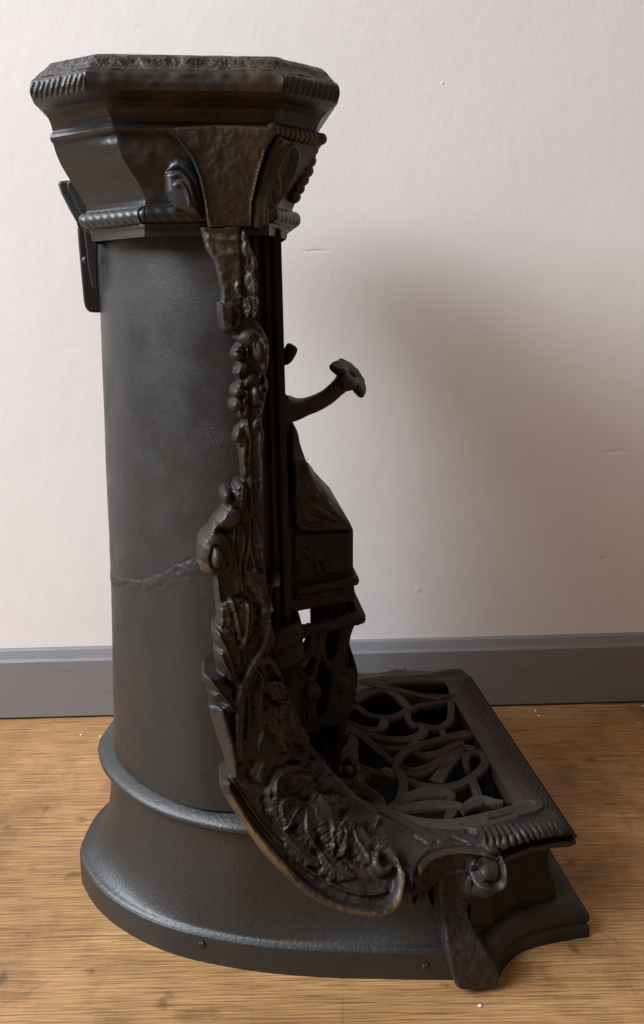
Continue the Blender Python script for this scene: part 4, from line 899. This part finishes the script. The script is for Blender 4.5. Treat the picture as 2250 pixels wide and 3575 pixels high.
# basket front: vertical tapering balusters between the corners
parts = []
for k in range(6):
    y = -.06+.16*k/5
    parts.append(tube(catmull([(x-.004, y, zr-.01), (x-.016, y, zr-.05), (x-.010, y, zr-.10), (x-.022, y, zr-.16), (.165, y, .17)], 6), [.007, .005, .008, .006], 8, up=(0, 1, 0)))
V_, F_ = merge(parts); mesh('basket_front', V_, F_, M_green, R_)
# pilaster foot blocks beside the basket
parts = []
def prism(plan, zs_):
    V = [(cx+(px_-cx)*s_, cy_+(py_-cy_)*s_, z) for z, s_ in zs_ for px_, py_ in plan for cx, cy_ in [(.105, -.105)]]
    return V, gridfaces(len(zs_), len(plan), cv=True)
plan = [(.085, -.155), (.112, -.138), (.120, -.128), (.120, -.09), (.085, -.09)]
xb, zt = pathz(1000, 2176, -.13); zb = float(loc(1000, 2320, y=-.13)[2]); hh = zt-zb
for side in (0, 1):
    v_, f_ = prism(plan, [(zt, .80), (zt-.001, .98), (zt-.15*hh, 1.12), (zt-.35*hh, 1.16), (zt-.45*hh, 1.08), (zt-.52*hh, 1.04), (zt-.55*hh, 1.14), (zt-.75*hh, 1.22), (zt-.92*hh, 1.15), (zb, 1.0), (zb-.004, .9), (zb-.03, .86), (.14, .86)])
    if side: v_ = [(q[0], .04-q[1], q[2]) for q in v_]; f_ = [tuple(reversed(q)) for q in f_]
    mesh('pilaster_foot', v_, f_, M_frame, R_)

# horn handle with flower ---------------------------------------------
def ch(L): return [(950+x*.2639, 1150+y*.2639) for x, y in L]
hc = ch([(120, 1060), (230, 1060), (330, 1055), (450, 1025), (600, 970), (740, 890), (850, 795), (930, 720), (980, 670), (1010, 640)])
hp = catmull([tuple(map(float, loc(u, v, y=.02))) for u, v in hc], 6)
hr = np.array([56, 52, 40, 32, 31, 30, 31, 34, 42, 60])*1.0*.2639*4/4*.00036*1.0
hr = np.array([.0195, .0185, .0150, .0120, .0112, .0108, .0108, .0118, .0150, .0205])
nseg = len(hp); hd = tube(hp, hr, 24, ridge=lambda s, t: .03*math.sin(5*t)+.02*mnoise.noise(Vector((s*120, t*2, 0))), up=(0, 1, 0))
hob = mesh('horn_handle', *hd, M_cast, R_)
c0 = np.array(hp[-1]); ax = c0-np.array(hp[-12]); ax /= np.linalg.norm(ax)
ax = np.array([.64, -.42, .62]); ax /= np.linalg.norm(ax)
e1 = np.cross(ax, [0, 1, 0]); e1 /= np.linalg.norm(e1); e2 = np.cross(ax, e1)
parts = []
for k in range(5):      # five thick rounded petals
    a_ = 2*math.pi*k/5+.35; dirp = e1*math.cos(a_)+e2*math.sin(a_); side = np.cross(ax, dirp)
    V = []; nu, nv = 14, 16
    for i in range(nu+1):
        t = i/nu
        for j in range(nv):
            th = 2*math.pi*j/nv; ee = math.sqrt(max(0, 1-((t-.45)/.56)**2)); wd = .0122*(ee if t > .45 else .55+.45*ee)
            q = c0+ax*(.001+.010*t-.012*t*t)+dirp*(.001+.0310*t)+side*wd*math.cos(th)+ax*(.0072*ee*math.sin(th)*(1 if math.sin(th) > 0 else 1.25)+ee*(.0045*math.cos(th)**2 if math.sin(th) > 0 else .003*math.cos(th)**2)) 
            V.append(q)
    parts.append((V, gridfaces(nu+1, nv, cv=True)+[tuple(range(nv)), tuple(nu*nv+j for j in reversed(range(nv)))]))
V_, F_ = merge(parts); mesh('flower_knob', V_, F_, M_cast, hob)
parts = [ball(tuple(c0+ax*.006), .0065)]; mesh('flower_centre', *parts[0], M_cast, hob)
q = [tuple(map(float, loc(u, v, y=.02))) for u, v in ch([(130, 440), (190, 400), (225, 330), (265, 240), (285, 205)])]
mesh('latch_knob', *tube(catmull(q, 6), [.004, .0065, .0080, .0087, .0080, .0040], 16, up=(0, 1, 0)), M_frame, R_)

# flue socket at the back ----------------------------------------------
def cf(L): return [(180+x*.2285, 600+y*.2285) for x, y in L]
def extr(pl_, y0, y1, mat, name, bv=.004, yref=None):
    P = [tuple(map(float, loc(u, v, y=yref if yref is not None else y0))) for u, v in pl_]; n_ = len(P)
    V = [(x, y, z) for y in (y0, y1) for x, _, z in P]; Fc = [(i, (i+1) % n_, n_+(i+1) % n_, n_+i) for i in range(n_)]+[tuple(reversed(range(n_))), tuple(range(n_, 2*n_))]
    o = mesh(name, V, Fc, mat, R_, sharp=30); bevel(o, bv, 3); return o
extr(cf([(105, 190), (118, 148), (180, 140), (300, 130), (380, 95), (520, 200), (620, 480), (560, 900), (430, 840), (270, 560), (150, 320)]), -.005, .075, M_body, 'flue_socket', .003, 0.)
extr(cf([(250, 160), (380, 95), (560, 200), (640, 480), (600, 760), (480, 700), (380, 520), (330, 380), (270, 300), (245, 220)]), -.009, -.004, M_body, 'socket_lining', .0015, -.006)
extr(cf([(390, 830), (430, 800), (800, 800), (800, 2150), (650, 2152), (580, 2142), (540, 2110), (510, 2060), (490, 1980), (440, 1450), (402, 1000)]), .0, .07, M_frame, 'flue_strap', .003, .0)
extr(cf([(480, 768), (600, 750), (700, 1000), (700, 1800), (618, 1740), (590, 1600), (560, 1450), (535, 1200), (505, 960)]), -.03, -.024, M_capd, 'seam_strip', .0012, -.03)
x, y, z = map(float, loc(*cf([(528, 1345)])[0], y=-.012)); mesh('rivet', *ball((x, y, z), .0045), M_capd, R_)
